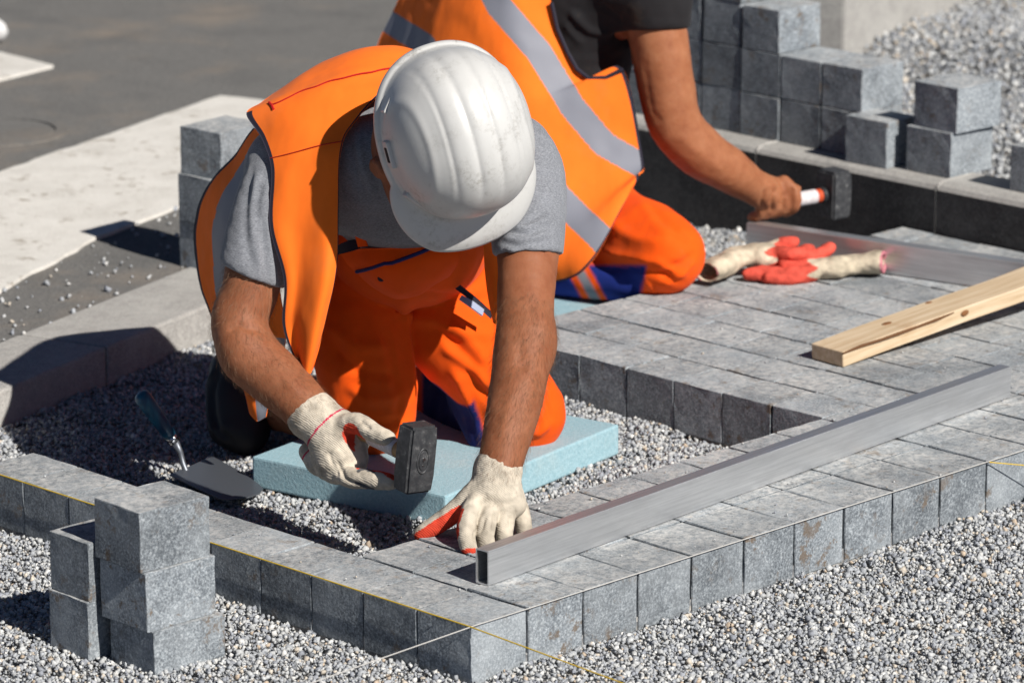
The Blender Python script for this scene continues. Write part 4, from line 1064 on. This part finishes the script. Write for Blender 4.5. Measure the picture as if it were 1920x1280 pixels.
pl2 = [([(1120, 400), (1180, 440), (1250, 450)], .012, .006), ([(1210, 380), (1260, 420), (1300, 450)], .010, -.005), ([(1240, 540), (1280, 520), (1312, 490)], .008, .006), ([(1230, 525), (1270, 505), (1310, 470)], .008, -.006), ([(1120, 470), (1200, 490), (1290, 520)], .008, .007), ([(1130, 500), (1210, 515), (1280, 535)], .008, -.008), ([(1150, 485), (1220, 500), (1300, 505)], .007, -.004),
       ([(1200, 530), (1215, 545), (1225, 555)], .006, .005), ([(1190, 360), (1230, 420), (1250, 450)], .012, .004)]
body('trousers', ftr, M['trouser'], p2, pl2, .003, tr2_col, it=3, seed=21, wscale=11)
g2 = [[(790, -90, 2.62), (870, -90, 2.42), (950, -80, 2.32), (1028, -70, 2.31)],
      [(738, 20, 2.6), (830, 20, 2.38), (935, 20, 2.28), (1036, 20, 2.29)],
      [(704, 100, 2.58), (815, 115, 2.35), (945, 125, 2.25), (1064, 98, 2.27)],
      [(705, 160, 2.56), (822, 175, 2.33), (960, 185, 2.23), (1104, 147, 2.25)],
      [(712, 220, 2.53), (840, 235, 2.31), (985, 240, 2.21), (1168, 130, 2.24)],
      [(745, 340, 2.47), (880, 360, 2.26), (1035, 370, 2.14), (1206, 296, 2.19)],
      [(810, 440, 2.41), (910, 465, 2.22), (1040, 470, 2.09), (1198, 328, 2.15)],
      [(860, 520, 2.36), (960, 530, 2.21), (1088, 512, 2.06), (1189, 346, 2.14)]]
S = patch([[Q(*p) for p in r] for r in g2], 320, 280)
U_, Vv = np.meshgrid(np.linspace(0, 6, 320), np.linspace(0, 1, 280), indexing='ij')
S[..., 1] += .007*np.sin(Vv*11+U_*1.4)*np.clip(U_/3, 0, 1)
X = to_px(S.reshape(-1, 3)).reshape(320, 280, 2)
bands = [([(915, -30), (935, 10), (1008, 95), (1072, 200), (1130, 268), (1215, 318)], 24), ([(722, 36), (795, 82)], 21), ([(1030, 352), (1128, 450), (1150, 475)], 25)]
def band_mat(u, v):
    p = X[np.minimum((u*319+.5).astype(int), 319), np.minimum((v*279+.5).astype(int), 279)]; r = np.zeros(len(u))
    for pts, hw in bands:
        for a_, b_ in zip(pts[:-1], pts[1:]):
            a_, b_ = np.array(a_), np.array(b_); ab = b_-a_; t = np.clip((p-a_)@ab/(ab@ab), 0, 1)
            r[np.linalg.norm(p-a_-t[:, None]*ab, axis=1) < hw] = 2
    r[(u > .988) | ((v > .988) & (u > .4))] = 1; return r
vest2 = cloth('vest', S, .003, [M['vest'], M['binding'], M['reflective']], p2, band_mat, .003, 31, vec=True)
V, F = tube([tuple(Q(*p)) for p in ((1034, 5, 2.283), (1045, 55, 2.275), (1064, 98, 2.265), (1082, 130, 2.255), (1104, 147, 2.247), (1136, 146, 2.24), (1168, 130, 2.236))], .0042, 7); link('binding', mesh('binding', V, F), M['binding'], vest2)
hb = Q(1563, 362, 2.5)
hammer(None, hb, Q(1392, 392, 2.36)-hb, (.03, 0, 1), 'black club hammer with an orange and white handle label by the dark kerb', M['red_handle'], L=.2, sx_=.06, sy_=.05, sz_=.1)
settle(p2, B2)

# ------------------------------------------------------------------ pair of dropped gloves on the pavers
def zr(px, py, z):
    d = ray(px, py); t = (z-CAM[2])/d[2]; P = CAM+t*d; return np.array([P@RIGHT, P@HV, P[2]])
def lying(label, cuff, cr, palm, fingers, redtest, base):
    f = Field((.36, 1.95, -.002), (.86, 2.5, .1), .0026)
    P, Rr = smooth_path(cuff, cr, 5)
    for i in range(len(P)-1): f.cap(P[i], P[i+1], Rr[i], Rr[i+1], .003, flat=(0, .15, 1), ratio=1.6)
    f.cap(P[0]+(P[0]-P[1])*2, P[0]+(P[1]-P[0])*3, Rr[0]*.82, Rr[0]*.7, 0, 'sub', flat=(0, .15, 1), ratio=1.6)
    f.cutcap(P[0]+(P[1]-P[0])*.5, P[0]-P[1], .06)
    for c, r in palm: f.ell(c, r, None, .014)
    for pts, rads in fingers: f.chain(pts, rads, .006, n=4)
    def colr(V):
        C = np.tile(CREAM*np.array([1, .97, .9]), (len(V), 1)); C[redtest(V)] = RED*.85+.03
        C[np.linalg.norm(V-P[0], axis=1) < .012] *= .9
        d = (V-P[0])@((P[1]-P[0])/np.linalg.norm(P[1]-P[0])); C[np.abs(d-.003) < .0035] = (.55, .2, .24)
        return np.clip(C*(1+.3*vnoise(V, 35, 8)+.18*vnoise(V, 90, 2))[:, None], 0, 1)
    e = body('work_glove', f, M['knit'], None, [], .0034, colr, it=2, seed=17, wscale=30)
    b = np.array(base); e.location = RZ(b); e.rotation_euler = (0, 0, RZROT)
    e.data.transform(Matrix.Translation(-Vector(b))); return tag(e, label, 'glove')
gA = [zr(1320, 512, .03), zr(1350, 498, .034), zr(1395, 480, .04), zr(1435, 476, .043)]
fA = [[zr(1455, 470, .045), zr(1480, 486, .036), zr(1520, 488, .036), zr(1556, 466, .046)], [zr(1450, 466, .052), zr(1472, 458, .06), zr(1490, 452, .066)],
      [zr(1460, 474, .05), zr(1490, 478, .05), zr(1518, 470, .055)]]
xA = to_px(np.array([gA[3]]))[0, 0]
lying('dirty cream work glove with red coated fingers curled upward, cuff towards the kneeling man', gA, [.033, .034, .034, .032], [(zr(1432, 478, .042), (.042, .035, .026))],
      [(fA[0], [.017, .0165, .0155, .013]), (fA[1], [.014, .0135, .011]), (fA[2], [.015, .014, .012])], lambda V: to_px(V)[:, 0] > 1447+14*np.sin(V[:, 2]*200), zr(1430, 500, 0))
gB = [zr(1660, 492, .03), zr(1640, 492, .029), zr(1600, 494, .026), zr(1560, 500, .024)]
fB = [[zr(1540, 505, .022), zr(1500, 515, .016), zr(1450, 514, .017), zr(1402, 512, .017)], [zr(1535, 498, .026), zr(1500, 500, .028), zr(1470, 496, .03)], [zr(1538, 508, .018), zr(1480, 520, .0135), zr(1440, 521, .013)]]
lying('dirty cream work glove lying flat with red fingers, cuff against the straightedge', gB, [.036, .033, .031, .03], [(zr(1558, 502, .024), (.04, .032, .021))],
      [(fB[0], [.0165, .0155, .0155, .0125]), (fB[1], [.0145, .014, .012]), (fB[2], [.0135, .013, .011])], lambda V: to_px(V)[:, 0] < 1524+10*np.sin(V[:, 2]*260), zr(1560, 515, 0))
